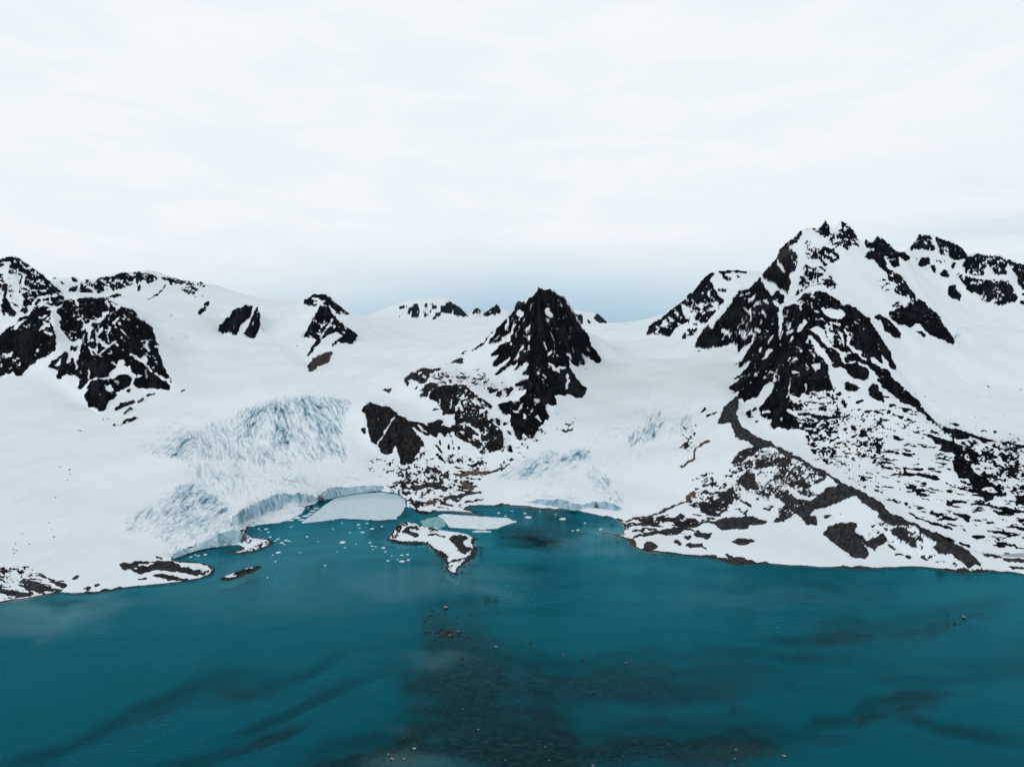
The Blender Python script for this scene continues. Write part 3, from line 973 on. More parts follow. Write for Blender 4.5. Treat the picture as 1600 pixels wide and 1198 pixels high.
for top, foot, zf in CLIFFS:
    n = 160
    F = walk(foot, n); T = walk(top, n)
    B = np.array([at(u, v, None, zf) for u, v in F])
    K = np.array([at(u, v, b[1] + 5.0) for (u, v), b in zip(T, B)])
    CLIFF_W.append((B, K))
    for W in (B, K):
        line_n = 4
        for a, b in zip(W, W[1:]):
            t = np.linspace(0, 1, line_n)
            put(a[0] + (b[0] - a[0]) * t, a[1] + (b[1] - a[1]) * t, a[2] + (b[2] - a[2]) * t, 3)

# --- left snow slope and icefall
L("-200,860,420 0,850,430 150,850,440 240,860,432")
L("-200,800,500 0,800,500 150,790,520 250,800,520 310,800,520")
L("-200,700,680 0,700,690 120,700,700 230,700,690 300,720,640 340,770,565")
L("-200,600,950 0,592,980 35,583,990 85,600,960 120,630,900 156,648,850 185,640,870 230,620,920 270,608,940")
L("300,650,860 350,640,900 450,613,960 500,609,980 540,611,980")
L("340,690,760 420,690,740 500,690,730 545,670,770")
L("380,750,600 450,740,610 520,740,640 560,720,680")
L("290,580,1060 400,560,1250 500,560,1250 600,560,1300 640,575,1150")
L("262,560,1180 300,520,1400 340,525,1500 375,528,1560 420,520,1650 470,560,1280 500,585,1150 560,530,1480 640,530,1900 700,530,2000 745,540,1500")
L("-200,560,1100 -100,560,1080")
# left peaks
L("-200,440 -100,420 -50,412 -7,408 11,401 24,400 29,403 41,410 55,422 70,431 80,443 90,450 100,460 114,470", 1450)
L("24,400,1450 30,440,1330 45,480,1200 60,490,1140")
L("-100,520,1130 0,520,1100 20,502,1120 45,488,1130 80,483,1130 86,500,1090 86,520,1040")
L("88,486,1150 92,520,1060 84,560,1000")
L("100,478,1260 113,470,1290 136,464,1290 160,463,1280 174,469,1260 193,479,1240 210,485,1220 222,497,1200 237,510,1170 243,527,1140 247,538,1110 254,569,1020 261,585,970 268,592,950")
L("140,466,1290 150,520,1100 150,580,960 155,640,855")
L("200,500,1200 215,560,1020 230,605,935")
L("120,480,1250 110,530,1070 100,580,970")
L("255,530,1340 240,500,1420 200,475,1500 150,470,1550 100,478,1450")
L("82,434,2000 104,434,2000 111,431,2000 117,431,2000 123,436,2000 126,439,2000 135,435,2000 143,437,2000 155,433,2000 168,431,2000 186,426,2000 200,425,2050 223,424,2100 230,422,2150 243,423,2200 255,428,2250 268,433,2250 280,437,2300 318,442,2400 336,445,2450 350,450,2500 383,460,2550 398,464,2600 433,469,2650 465,470.6,2700")
L("-200,430,2300 0,440,2100 82,440,2000")
L("120,456,1800 150,456,1800 190,458,1800 230,455,1850 280,460,1950")
L("-200,480,3200 0,480,3000 200,480,3000 350,500,3200 470,505,3400")
# nunataks
L("356,505,1590 366,492,1630 374,480,1660 384,475,1680 394,476,1690 403,477,1680 406,492,1640 406,515,1580")
L("340,522,1570 372,529,1550 404,528,1560")
L("340,505,1700 384,490,1780 410,490,1760 430,515,1650")
L("472,469,1800 488,460.5,1800 508,459,1800 525,470,1790 548,487,1770 562,496,1800")
L("472,528,1500 478,515,1560 488,500,1620 500,477,1700 512,477,1700 525,500,1600 540,510,1550 557,521,1500")
L("480,580,1150 500,562,1230 520,550,1300")
L("548,530,1440 556,524,1470")
# plateau edge, the drop behind it and the far summits
L("540,489,2900 560,493.5,3100 600,497.5,3300 640,498.5,3400 700,497,3400 740,494.5,3400 790,493,3400 850,498,3400 905,505.5,3300 950,505.5,3200 1000,502,3000 1020,496,2800 1040,490,2700")
for yy, zz in ((3900, 235), (4700, 220), (6200, 260)):
    put(np.linspace(-.30, .3, 900) * yy, np.full(900, float(yy)), np.full(900, float(zz)), 1)
L("573,494 590,486 618,475 640,467.5 663,467 673,464 696,464 713,475 729,491 736,500", 7200)
L("573,498 630,499 690,498 735,499", 6700)
L("733,492 737,487 746,479.5 754,485 757,492", 8600)
L("752,492 761,482.5 771,478.5 776,475 791,484 800,490", 5600)
L("800,490 803,482.5 808,471 820,469 826,463 840,470 880,480 897,482.5 920,487.5 933,489.5 942,497 952,506", 8000)
put(np.linspace(-1.3, 1.3, 2400) * 9900, np.full(2400, 9900.), np.full(2400, 150.))
# central pyramid
L("725,557,1180 742,547,1160 755,535,1140 768,520,1120 780,509.5,1105 792,499,1090 801,488.5,1080 807,482.5,1075 813,476.5,1070 822,473,1065 828,464,1062 837,458,1060 840,446.5,1055 851,450.5,1060 854,450.5,1060 865,453.5,1062 872,461,1075 882,463.5,1085 887,473,1095 895,485,1115 901,497,1140 910,511,1170 917,521,1195 922,532,1220 928,544,1250 934,554,1280 942,562,1310")
L("840,447,1055 843,490,1000 846,530,950 848,565,910 846,600,860 838,630,815 825,665,765 814,688,738")
L("882,464,1085 889,500,1092 896,540,1098")
L("822,473,1065 812,520,1030 790,560,1010 768,577,1010")
L("942,565,1305 925,569,1205 905,570,1115 893,568,1075 900,590,1030 916,612,975 908,622,945 895,618,920 886,620,890 872,632,850 855,650,815 838,678,765 815,694,734")
L("746,549,1120 756,565,1060 768,579,1005 785,590,985 800,600,965 812,612,930 800,612,925 790,622,900")
L("720,575,1100 740,590,1010 780,605,940")
L("790,520,1250 830,505,1300 880,505,1330 930,520,1330 960,540,1350")
# lower outcrops
L("566,636,800 573,632,805 590,631,808 605,637,806 620,646,800 640,662,785 655,680,765 663,695,745")
L("566,645,790 575,675,760 590,695,745 605,712,722 625,722,712 642,727,708 655,712,725 663,699,740")
L("632,592,930 645,582,950 665,575,965 690,576,970 705,590,930")
L("655,622,880 670,608,890 690,601,880 710,599,880 735,606,880 755,622,860 768,636,845 775,660,810")
L("690,645,835 712,648,825 728,660,805 740,690,755 760,704,730 785,708,720")
L("655,660,800 690,670,790 712,690,755")
L("600,620,900 640,630,880 660,650,830 690,660,815")
L("560,690,760 600,730,690 650,740,665 700,740,660 760,725,690 800,712,700")
L("560,760,640 620,762,625 680,765,610 740,755,625 780,740,650")
# right glacier
L("780,770,600 840,755,620 900,750,630 980,750,630 1040,760,605 1070,775,575")
L("800,730,660 860,700,740 940,700,750 1000,700,755 1060,700,745 1090,690,760")
L("860,660,830 900,650,880 1000,645,910 1060,650,890 1100,640,900")
L("930,605,1030 1000,600,1080 1080,590,1080 1130,610,980 1150,625,860")
L("960,560,1350 1020,560,1350 1080,560,1300 1130,565,1200")
L("905,540,2000 960,530,2000 1005,535,1720 1060,540,1500")
# second mountain
L("1005,526,1750 1010,521,1760 1030,499,1800 1065,471,1820 1090,443,1830 1105,429,1840 1116,424,1850 1153,422,1880 1164,424,1890 1183,424.5,1900 1200,425,1900")
L("1012,525,1640 1040,530,1580 1065,527,1560 1090,520,1560 1120,500,1580 1140,470,1640 1165,440,1750")
L("1000,510,2300 1060,500,2400 1150,470,2400")
# main mountain
L("1185,438,1330 1192,429,1300 1195,422,1290 1213,404,1270 1218,389,1265 1250,361,1255 1259,357,1255 1268,355.5,1255 1279,357,1255 1289,343,1255 1297,354,1255 1305,356,1258 1313,345,1260 1326,350,1262 1334,359,1264 1341,372,1266 1347,384,1270 1349,375,1275 1354,372,1278 1360,382,1280 1370,367,1285 1390,380,1300 1400,392,1320 1413,393,1400 1420,390.5,1550 1435,366,1750 1455,366.5,1760 1463,370,1760 1478,375,1770 1490,378,1770 1503,388,1770 1510,399,1770 1528,395.5,1760 1550,399.5,1750 1561,397.5,1750 1571,403,1740 1588,409,1730 1613,416,1720 1700,430,1700 1900,460,1700")
L("1185,438,1330 1165,455,1330 1150,470,1330 1128,490,1320 1105,510,1320 1085,540,1320")
L("1085,545,1310 1110,550,1280 1140,548,1270 1155,558,1230 1165,575,1150 1150,600,1040 1145,615,960 1158,640,850")
L("1190,432,1300 1190,480,1220 1195,520,1130 1200,560,1040 1200,600,930 1190,635,850")
L("1289,345,1255 1285,400,1180 1270,450,1050 1262,470,1000 1255,510,940 1245,560,870 1240,610,800 1232,660,742")
L("1240,372,1240 1240,420,1190 1235,470,1120 1220,520,1040 1218,530,1020")
L("1262,458,1010 1285,458,1010 1305,472,1000 1320,476,1000 1340,492,985 1352,503,970 1362,520,960 1375,545,950 1390,572,935 1402,590,925 1418,612,905 1430,630,890 1445,648,875 1458,660,860 1470,667,850 1495,676,840 1520,686,825 1550,692,815 1580,694,810 1605,697,808 1700,705,800 1900,720,780")
L("1300,475,1000 1310,530,930 1325,590,850 1340,620,800")
L("1330,400,1210 1340,440,1150 1360,480,1080 1365,500,1050")
L("1300,430,1170 1290,455,1060")
L("1347,384,1270 1365,410,1260 1395,425,1250 1420,447,1245 1435,468,1245 1450,478,1250 1468,496,1255 1483,517,1262 1493,535,1270")
L("1370,500,1060 1385,515,1080 1408,528,1110 1430,520,1150 1450,528,1180 1470,535,1215 1490,540,1255")
L("1400,560,1010 1420,600,980 1440,628,960 1470,652,935 1500,664,920 1560,676,900 1620,682,880 1900,690,860")
L("1410,548,1080 1450,572,1090 1500,590,1080 1560,610,1080 1620,630,1050 1900,640,1000")
L("1495,520,1250 1520,500,1450 1560,510,1450 1620,520,1400 1900,530,1400")
L("1395,400,1500 1420,420,1520 1450,440,1500 1475,470,1450 1500,475,1480 1530,475,1500 1560,482,1480 1620,490,1480 1900,510,1480")
L("1430,440,1400 1465,480,1350 1490,520,1320")
L("1440,372,1750 1450,410,1640 1480,440,1560")
L("1540,400,1750 1540,440,1600 1545,470,1510")
# talus below the main face
L("1160,640,830 1165,655,790 1180,670,750 1205,680,715 1240,690,690 1290,695,690 1340,690,700 1400,690,700 1450,700,690")
L("1260,650,775 1300,640,790 1340,640,790 1390,640,810 1420,650,800")
L("1200,695,670 1260,715,640 1320,740,600 1380,775,550 1420,800,515 1470,835,468 1510,850,448 1550,862,436")
L("1330,730,630 1400,740,600 1480,750,590 1560,770,550 1620,780,540 1900,790,530")
L("1480,810,500 1560,830,470 1620,840,460 1900,850,450")
L("1500,700,720 1530,720,680 1560,740,640 1620,750,620")
# moraine ridge
L("1148,628,800 1152,650,745 1156,668,700 1170,680,668 1190,690,640 1207,692,620 1222,703,600 1250,720,572 1285,738,545 1312,758,517 1335,772,498 1360,784,481 1390,803,460 1425,820,443 1460,842,426 1490,857,417 1515,862,414 1540,868,412 1600,872,411 1700,880,408")
L("1125,640,800 1120,660,760 1140,690,690 1145,700,670")
L("1150,720,620 1200,745,575 1250,775,530 1290,800,498 1330,825,468 1370,845,446 1420,865,425 1470,880,413")
L("1090,730,620 1120,760,575 1150,790,535 1200,815,492 1250,840,460 1300,860,434 1350,875,414")
L("980,812,522 1010,805,533 1045,795,552 1075,780,570")
L("1000,835,476 1050,840,465 1120,850,446 1180,862,430 1250,872,418")
L("1040,815,508 1100,805,526 1140,808,516 1180,830,474")
for px in (1556, 1580, 1620, 1700): L(f"{px},868,430 {px + 20},868,430")

CNT_FULL, ZC = CNT, np.where(CNT > 0, SUMZ / np.maximum(CNT, 1e-9), 0)

def solve(z, c, fixed, it):
    om = 1.75
    rr, cc = np.mgrid[0:z.shape[0], 0:z.shape[1]]
    free = [(((rr + cc) % 2) == p) & ~fixed for p in (0, 1)]
    z[fixed] = c[fixed]
    for _ in range(it):
        for p in (0, 1):
            a = np.pad(z, 1, 'edge')
            m = .25 * (a[:-2, 1:-1] + a[2:, 1:-1] + a[1:-1, :-2] + a[1:-1, 2:])
            z = np.where(free[p], z + om * (m - z), z)
    return z

def level(f):
    r, c = -(-NR // f) * f - NR, -(-NC // f) * f - NC
    s = np.pad(ZC * (CNT > 0), ((0, r), (0, c))); n = np.pad((CNT > 0).astype(float), ((0, r), (0, c)))
    s = s.reshape(s.shape[0] // f, f, -1, f).sum((1, 3)); n = n.reshape(n.shape[0] // f, f, -1, f).sum((1, 3))
    return np.where(n > 0, s / np.maximum(n, 1), 0), n > 0

def zoom2(z, shape):
    r = np.linspace(0, z.shape[0] - 1, shape[0]); c = np.linspace(0, z.shape[1] - 1, shape[1])
    i = np.minimum(r.astype(int), z.shape[0] - 2); j = np.minimum(c.astype(int), z.shape[1] - 2)
    fr, fc = (r - i)[:, None], (c - j)[None, :]
    a = z[i] * (1 - fr) + z[i + 1] * fr
    return a[:, j] * (1 - fc) + a[:, j + 1] * fc

z = None
for f, it in ((16, 500), (8, 250), (4, 150), (2, 90), (1, 50)):
    c, fx = level(f)
    z = np.full(c.shape, 60.0) if z is None else zoom2(z, c.shape)
    z = solve(z, c, fx, it)
ZB = z[:NR, :NC].astype(np.float32)

# --- what shows from the survey point, and the survey maps carried onto the ground
def visible(Z, slack=0.6):
    u, v = project(GXW, GYW, Z)
    run = np.minimum.accumulate(v, 0)
    return u, v, v <= np.concatenate([np.full((1, NC), 1e9), run[:-1]], 0) + slack
u, v, vis = visible(ZB)
rock0 = sample(ROCK, u, v) * vis
# glaciers and snow are rounded, rock keeps its edges
soft = (1 - np.clip(blur(rock0.astype(np.float32), 5) * 2.5, 0, 1)) * (~(blur(lk, 2) > .02))
for B, K in CLIFF_W: pass
cl = np.zeros((NR, NC), np.float32)
for B, K in CLIFF_W:
    for W in (B, K):
        c = np.rint(np.interp(W[:, 0] / W[:, 1], S, np.arange(NC))).astype(int); r = np.rint(np.interp(np.log(W[:, 1]), LY, np.arange(NR))).astype(int)
        cl[r, c] = 1
soft *= 1 - np.clip(blur(cl, 6) * 12, 0, 1)
soft *= sstep(3900, 3300, GYW)
ridge = CNT > 0
sky_v = np.minimum.accumulate(v[::-1], 0)[::-1]        # keep the skyline crests sharp
crest = blur((ridge & vis & (v <= sky_v + .4) & (GYW > 900)).astype(np.float32), 3)
soft *= 1 - np.clip(crest * 10, 0, 1)
ZS = blur(ZB, 7)
Z = ZB + (ZS - ZB) * soft
# relief: crags on rock, a gentle roll on snow, broken ice in the icefalls
ice0 = sample(ICE, u, v) * vis
lr = np.clip(blur(rock0.astype(np.float32), 1), 0, 1)
keep = 1 - .75 * np.clip(crest * 6, 0, 1)
sc = np.clip(GYW / 900, .35, 2.2)
rib0 = sample(RIB, u, v) * vis
crag = (rib0 - .5) * 7 * lr * sc + (ridged(GXW / 55, GYW / 70, 5, 5) - .45) * 9 * sstep(0.1, .9, lr) * sstep(560, 850, GYW) + (ridged(GXW / 9, GYW / 12, 6, 3) - .4) * 2.4 * lr * sc
fine = (fbm(GXW / 3.2, GYW / 4.2, 8, 2) - .5) * 1.6 * lr * sc
land = (~LAKE) * np.clip((Z - .2) / 4, 0, 1)
Z = Z + (crag + fine + .8 * lr * sc) * keep * land * np.where(GYW < 4000, 1, 2.0)
Z = Z + (fbm(GXW / 120, GYW / 120, 9, 3) - .5) * 5 * np.clip((Z - 3) / 20, 0, 1) * (1 - lr) * sstep(3300, 2500, GYW)
Z = Z + (fbm(GXW / 14, GYW / 14, 10, 3) - .5) * .7 * (1 - lr) * np.clip(Z / 4, 0, 1)
Z = Z - ice0 * 5.0 * (1 - lr) * sc * np.clip((Z - 1) / 6, 0, 1) + blur(ice0.astype(np.float32), 5) * 2.5 * np.clip((Z - 1) / 6, 0, 1)
Z = np.where(LAKE, np.minimum(Z, -.15), np.where(GYW < 900, np.maximum(Z, .25), Z)).astype(np.float32)
pond = inside(POND, *project(GXW, GYW, np.full_like(GXW, 1.2))) & (GYW > 400) & (GYW < 470)
Z = np.where(pond, np.minimum(Z, .9), Z)
u, v, vis2 = visible(Z, 1.2)
steep = np.hypot(np.gradient(Z, axis=1) / np.gradient(GXW, axis=1), np.gradient(Z, axis=0) / np.gradient(GYW, axis=0))
hid = sstep(.62, .85, steep + .5 * (fbm(GXW / 30, GYW / 30, 60, 4) - .5)) * (Z > 25)
near_v = v <= np.concatenate([np.full((1, NC), 1e9), np.minimum.accumulate(v, 0)[:-1]], 0) + 7
rock = np.where(near_v, sample(ROCK, u, v), hid)
rib = np.where(near_v, sample(RIB, u, v), .5)
tone = np.where(near_v, sample(TONE, u, v), .2)
ice = np.where(near_v, sample(ICE, u, v), 0)
# bare stones along the water's edge
edge = np.where(u > 980, blur(lk, 6), blur(lk, 3)) * (~LAKE)
bank = sstep(.10, .20, edge + .30 * (fbm(GXW / 5, GYW / 4, 71, 4) - .5) + .30 * (vn(GXW / 22, GYW / 14, 73) - .5)) * (edge > .03) * (GYW < 700) * (v > 780)
front = (np.abs(u - 430) < 62) & (v < 822)           # glacier ice stands straight in the water here
front |= (u > 470) & (u < 640) & (v < 800)
bank = np.where(front, bank * .25, bank)
tone = np.where(bank > rock, .9 + .5 * vn(GXW / 25, GYW / 25, 72), tone)
rock = np.maximum(rock, bank)
# ------------------------------------------------------------------ scene helpers
scene = bpy.context.scene
COL = scene.collection
rng = random.Random(7)

def tag(o, label=None, cat=None, group=None, kind=None):
    if label: o['label'] = label
    if cat: o['category'] = cat
    if group: o['group'] = group
    if kind: o['kind'] = kind
    return o

class NT:
    def __init__(self, tree): self.t = tree; tree.nodes.clear()
    def n(self, typ, **kw):
        nd = self.t.nodes.new(typ)
        for k, v in kw.items():
            if k[0] == '_': setattr(nd, k[1:], v)
        return nd
    def link(self, a, b): self.t.links.new(a, b)
    def val(self, x, sock):
        if isinstance(x, bpy.types.NodeSocket): self.link(x, sock)
        elif isinstance(x, (tuple, list)) and len(sock.default_value) == 4 and len(x) == 3: sock.default_value = (*x, 1)
        else: sock.default_value = x
    def math(self, op, a, b=0.0, c=0.0, clamp=False):
        nd = self.n('ShaderNodeMath', _operation=op, _use_clamp=clamp)
        for i, x in enumerate((a, b, c)): self.val(x, nd.inputs[i])
        return nd.outputs[0]
    def mix(self, f, a, b):
        nd = self.n('ShaderNodeMix', _data_type='RGBA')
        self.val(f, nd.inputs[0]); self.val(a, nd.inputs[6]); self.val(b, nd.inputs[7])
        return nd.outputs[2]
    def step(self, x, a, b):
        nd = self.n('ShaderNodeMapRange', _interpolation_type='SMOOTHSTEP')
        self.val(x, nd.inputs[0]); nd.inputs[1].default_value = a; nd.inputs[2].default_value = b
        return nd.outputs[0]
    def noise(self, vec, scale, detail=3, rough=.55, dist=0.0):
        nd = self.n('ShaderNodeTexNoise')
        self.link(vec, nd.inputs['Vector']); nd.inputs['Scale'].default_value = scale
        nd.inputs['Detail'].default_value = detail; nd.inputs['Roughness'].default_value = rough; nd.inputs['Distortion'].default_value = dist
        return nd.outputs[0]
    def scaled(self, vec, s, rot=(0, 0, 0)):
        nd = self.n('ShaderNodeMapping'); self.link(vec, nd.inputs[0]); nd.inputs['Scale'].default_value = s; nd.inputs['Rotation'].default_value = rot
        return nd.outputs[0]
    def attr(self, name, color=False):
        nd = self.n('ShaderNodeAttribute'); nd.attribute_name = name
        return nd.outputs['Color'] if color else nd.outputs['Fac']
    def pos(self): return self.n('ShaderNodeNewGeometry').outputs['Position']

def material(name):
    m = bpy.data.materials.new(name); m.use_nodes = True
    return m, NT(m.node_tree)

SNOW = (.81, .862, .90)
def finish(t, color, rough, normal=None, spec=.2):
    b = t.n('ShaderNodeBsdfPrincipled'); o = t.n('ShaderNodeOutputMaterial')
    t.val(color, b.inputs['Base Color']); t.val(rough, b.inputs['Roughness'])
    b.inputs['Specular IOR Level'].default_value = spec
    if normal is not None: t.link(normal, b.inputs['Normal'])
    t.link(b.outputs[0], o.inputs['Surface'])

def bump(t, h, strength, dist):
    nd = t.n('ShaderNodeBump'); nd.inputs['Strength'].default_value = strength; nd.inputs['Distance'].default_value = dist
    t.link(h, nd.inputs['Height']); return nd.outputs[0]

# --- ground: snow, dark rock, gravel, blue ice, from what the survey says lies where
mat_ground, t = material('snow_and_rock')
P = t.pos()
n_fine = t.noise(P, .33, 5, .65); n_dust = t.noise(P, 1.15, 3, .7); n_mid = t.noise(P, .055, 4, .6); n_big = t.noise(P, .012, 3)
n_streak = t.noise(t.scaled(P, (.28, .28, .05)), 1.0, 4, .6)
r = t.math('ADD', t.attr('rock'), t.math('MULTIPLY', t.math('SUBTRACT', n_fine, .5), .95))
r = t.math('ADD', r, t.math('MULTIPLY', t.math('SUBTRACT', n_dust, .5), 1.1))
f_rock = t.step(r, .43, .56)
tone_s = t.attr('tone')
dark = t.mix(t.step(n_streak, .35, .68), (.0013, .0017, .0022), (.0105, .0115, .013))
dark = t.mix(t.math('MULTIPLY', t.step(t.attr('rib'), .55, .98), .7), dark, (.019, .0205, .023))
dark = t.mix(t.step(n_mid, .52, .72), dark, (.0095, .0088, .0082))
brown = t.mix(t.step(n_fine, .35, .7), (.008, .0075, .0075), (.050, .046, .044))
brown = t.mix(t.math('MULTIPLY', t.step(t.attr('rib'), .5, .1), .7), brown, (.009, .009, .0095))
brown = t.mix(t.step(n_streak, .48, .66), brown, (.009, .008, .008))
grav = t.mix(t.step(n_fine, .32, .72), (.020, .0208, .0222), (.076, .0755, .077))
rust = t.mix(t.step(n_fine, .35, .7), (.075, .048, .033), (.22, .16, .12))
rc = t.mix(t.step(tone_s, 0, .5), dark, brown)
rc = t.mix(t.step(tone_s, .5, 1.0), rc, grav)
rc = t.mix(t.step(tone_s, 1.05, 2.0), rc, rust)
n_wind = t.noise(t.scaled(P, (.05, .016, .05), (0, 0, math.radians(20))), 1.0, 5, .62, .6)
snow = t.mix(t.step(n_big, .3, .7), SNOW, tuple(c * .93 for c in SNOW))
snow = t.mix(t.math('MULTIPLY', t.step(n_wind, .52, .75), .5), snow, (.68, .745, .80))
snow = t.mix(t.math('MULTIPLY', t.step(n_mid, .55, .8), .35), snow, (.72, .78, .83))
ice_c = t.mix(t.step(n_streak, .3, .7), (.20, .34, .44), (.36, .50, .59))
f_ice = t.step(t.math('ADD', t.attr('ice'), t.math('MULTIPLY', t.math('SUBTRACT', n_fine, .5), .35)),   .07, .62)
snow = t.mix(f_ice, snow, ice_c)
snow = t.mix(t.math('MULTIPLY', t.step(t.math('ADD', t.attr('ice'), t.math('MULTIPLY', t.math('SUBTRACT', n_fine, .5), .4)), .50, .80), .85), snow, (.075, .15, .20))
col = t.mix(f_rock, snow, rc)
h = t.math('MULTIPLY', t.math('ADD', t.math('MULTIPLY', n_streak, 1.2), t.math('ADD', n_fine, t.math('MULTIPLY', n_wind, 3.0))), t.math('ADD', t.math('MULTIPLY', f_rock, .92), .08))
finish(t, col, t.math('SUBTRACT', .85, t.math('MULTIPLY', f_rock, .1)), bump(t, h, .8, 2.2), .0)

# --- normals of the whole ground, so pieces meet without a seam
du = np.stack([np.gradient(GXW, axis=1), np.zeros_like(GXW), np.gradient(Z, axis=1)], -1)
dv = np.stack([np.gradient(GXW, axis=0), np.gradient(GYW, axis=0), np.gradient(Z, axis=0)], -1)
NRM = np.cross(du, dv); NRM /= np.linalg.norm(NRM, axis=-1, keepdims=True)
NRM[NRM[..., 2] < 0] *= -1
VID = np.arange(NR * NC).reshape(NR, NC)
XYZ = np.stack([GXW, GYW, Z], -1).reshape(-1, 3).astype(np.float32)

def ground_piece(name, cells, mat, attrs):
    """cells: boolean (NR-1, NC-1)"""
    r, c = np.nonzero(cells)
    if len(r) == 0: return None
    q = np.stack([VID[r, c], VID[r, c + 1], VID[r + 1, c + 1], VID[r + 1, c]], 1)
    ids, inv = np.unique(q, return_inverse=True)
    inv = inv.reshape(-1, 4)
    me = bpy.data.meshes.new(name)
    me.vertices.add(len(ids)); me.vertices.foreach_set('co', XYZ[ids].ravel())
    me.loops.add(inv.size); me.loops.foreach_set('vertex_index', inv.ravel().astype(np.int32))
    me.polygons.add(len(inv)); me.polygons.foreach_set('loop_start', np.arange(0, inv.size, 4, dtype=np.int32))
    me.polygons.foreach_set('loop_total', np.full(len(inv), 4, np.int32))
    me.polygons.foreach_set('use_smooth', np.ones(len(inv), bool))
    me.update(calc_edges=True)
    for k, a in attrs.items():
        at_ = me.attributes.new(k, 'FLOAT', 'POINT'); at_.data.foreach_set('value', a.reshape(-1)[ids].astype(np.float32))
    me.normals_split_custom_set_from_vertices(NRM.reshape(-1, 3)[ids].astype(np.float32))
    me.materials.append(mat)
    o = bpy.data.objects.new(name, me); COL.objects.link(o)
    return o

def pp(s): return [tuple(float(x) for x in q.split(',')) for q in s.split()]
PIECES = [
 ('glacier', "180,720 320,650 450,600 560,605 552,700 605,752 500,775 460,800 370,835 280,868 200,850", 'crevassed blue white glacier pouring down to its ice cliff on the left of the lake', 'glacier'),
 ('glacier', "780,792 740,772 860,670 960,630 1085,640 1075,720 1080,770 980,812 940,802", 'smooth white glacier tongue ending in a low grey ice front between the black pyramid and the moraine', 'glacier'),
 ('moraine', "1120,630 1155,610 1160,660 1220,700 1340,765 1450,830 1545,892 1480,900 1350,896 1160,888 1010,868 980,845 972,812 1050,790 1090,730 1130,690", 'grey gravel moraine with a sharp diagonal crest running down to the right hand shore', 'moraine'),
 ('mountain', "1418,392 1435,360 1620,400 1710,420 1710,490 1540,488 1440,440 1415,400", 'snow streaked rock ridge at the far right edge behind the tallest peak', 'mountain'),
 ('mountain', "1002,522 1100,418 1192,418 1192,432 1150,470 1085,540 1010,532", 'flat topped dark mountain shoulder just left of the tallest peak', 'mountain'),
 ('mountain', "1085,545 1190,425 1289,335 1350,366 1372,360 1420,392 1400,410 1450,470 1496,537 1490,548 1400,540 1372,525 1402,585 1450,650 1480,670 1600,692 1720,700 1720,800 1500,750 1350,690 1240,682 1170,662 1150,620 1160,560", 'tallest jagged black peak on the right with a snow bowl below its summit', 'mountain'),
 ('mountain', "735,552 840,440 945,560 942,574 918,620 905,632 858,668 830,692 815,708 795,702 775,640 795,620 765,590 758,570", 'steep black pyramid of rock standing in the middle between the two glaciers', 'mountain'),
 ('rock_outcrop', "558,635 590,624 640,653 672,700 650,728 600,718 563,680", 'rounded brown grey rock knob split by a thin snow gully beside the left glacier', 'rock outcrop'),
 ('rock_outcrop', "628,597 680,570 740,575 770,600 795,625 778,642 797,700 790,716 740,706 700,692 664,686 640,650", 'broken brown black cliffs with snow ledges at the left foot of the pyramid', 'rock outcrop'),
 ('mountain', "88,486 100,476 136,462 175,466 212,482 240,507 252,538 264,585 275,605 262,616 240,626 215,662 160,674 150,650 130,635 118,597 72,590 70,570 100,545", 'rounded black dome mountain with snow gullies near the left edge', 'mountain'),
 ('mountain', "-90,380 30,395 60,420 116,470 88,486 95,510 90,545 70,572 40,592 -90,600", 'pointed black and white peak cut off by the left edge above a dark shoulder', 'mountain'),
 ('mountain', "80,428 200,418 290,434 345,445 355,455 270,470 150,470 118,474", 'long low rock band under a white crest behind the dome on the left', 'mountain'),
 ('rock_outcrop', "337,522 360,490 384,472 410,474 410,532 372,534", 'small dark nunatak alone in the snowfield, left of the taller one', 'nunatak'),
 ('rock_outcrop', "468,466 508,455 554,490 564,524 520,560 485,592 468,582 464,520", 'taller dark nunatak with a snowy top on the snow saddle', 'nunatak'),
]
ID = np.zeros((NR, NC), np.int32)
for k, (_, p, _, _) in enumerate(PIECES, 1):
    ID[inside(pp(p), u, v) & vis2 & (GYW < 4000) & (Z > .3)] = k
last = np.zeros(NC, np.int32)
for r_ in range(NR):
    h_ = ~vis2[r_]
    row = ID[r_]; row[h_] = last[h_]; last = row.copy()
FAR = [('mountain', -9, 745, 'wide flat topped snow mountain far behind the snow saddle', 'mountain'),
       ('mountain', 745, 757, 'tiny dark blue summit far away, right of the white flat topped mountain', 'mountain'),
       ('mountain', 757, 801, 'small brown and white summit peeping over the snow left of the pyramid', 'mountain'),
       ('mountain', 801, 9999, 'far blue and white ridge half hidden behind the black pyramid', 'mountain')]
n0 = len(PIECES)
for k, (nm, a, b, lab, cat) in enumerate(FAR, n0 + 1):
    ID[(GYW > 4400) & (u >= a) & (u < b)] = k
for k, m in enumerate(ISL, n0 + len(FAR) + 1):
    ID[blur(m.astype(np.float32), 2) > .02] = k
BED = n0 + len(FAR) + len(ISL) + 1
bed = (blur(lk, 1) > .5)
ID[bed & (ID <= n0)] = BED
names = {0: ('snow_field', 'smooth white snow and ice field between the peaks and down to the lake', 'snow field')}
for k, (nm, _, lab, cat) in enumerate(PIECES, 1): names[k] = (nm, lab, cat)
for k, (nm, a, b, lab, cat) in enumerate(FAR, n0 + 1): names[k] = (nm, lab, cat)
names[n0 + len(FAR) + 1] = ('islet', 'snow covered stony islet like a boot in front of the glaciers', 'islet')
names[n0 + len(FAR) + 2] = ('islet', 'thin dark gravel bar with a snow edge lying off the left shore', 'islet')
names[BED] = ('lake_bed', 'dark weedy and sandy bottom seen through the teal water', 'lake bed')
CELL = ID[:-1, :-1]
ATTR = dict(rib=rib, rock=rock, tone=tone, ice=ice)

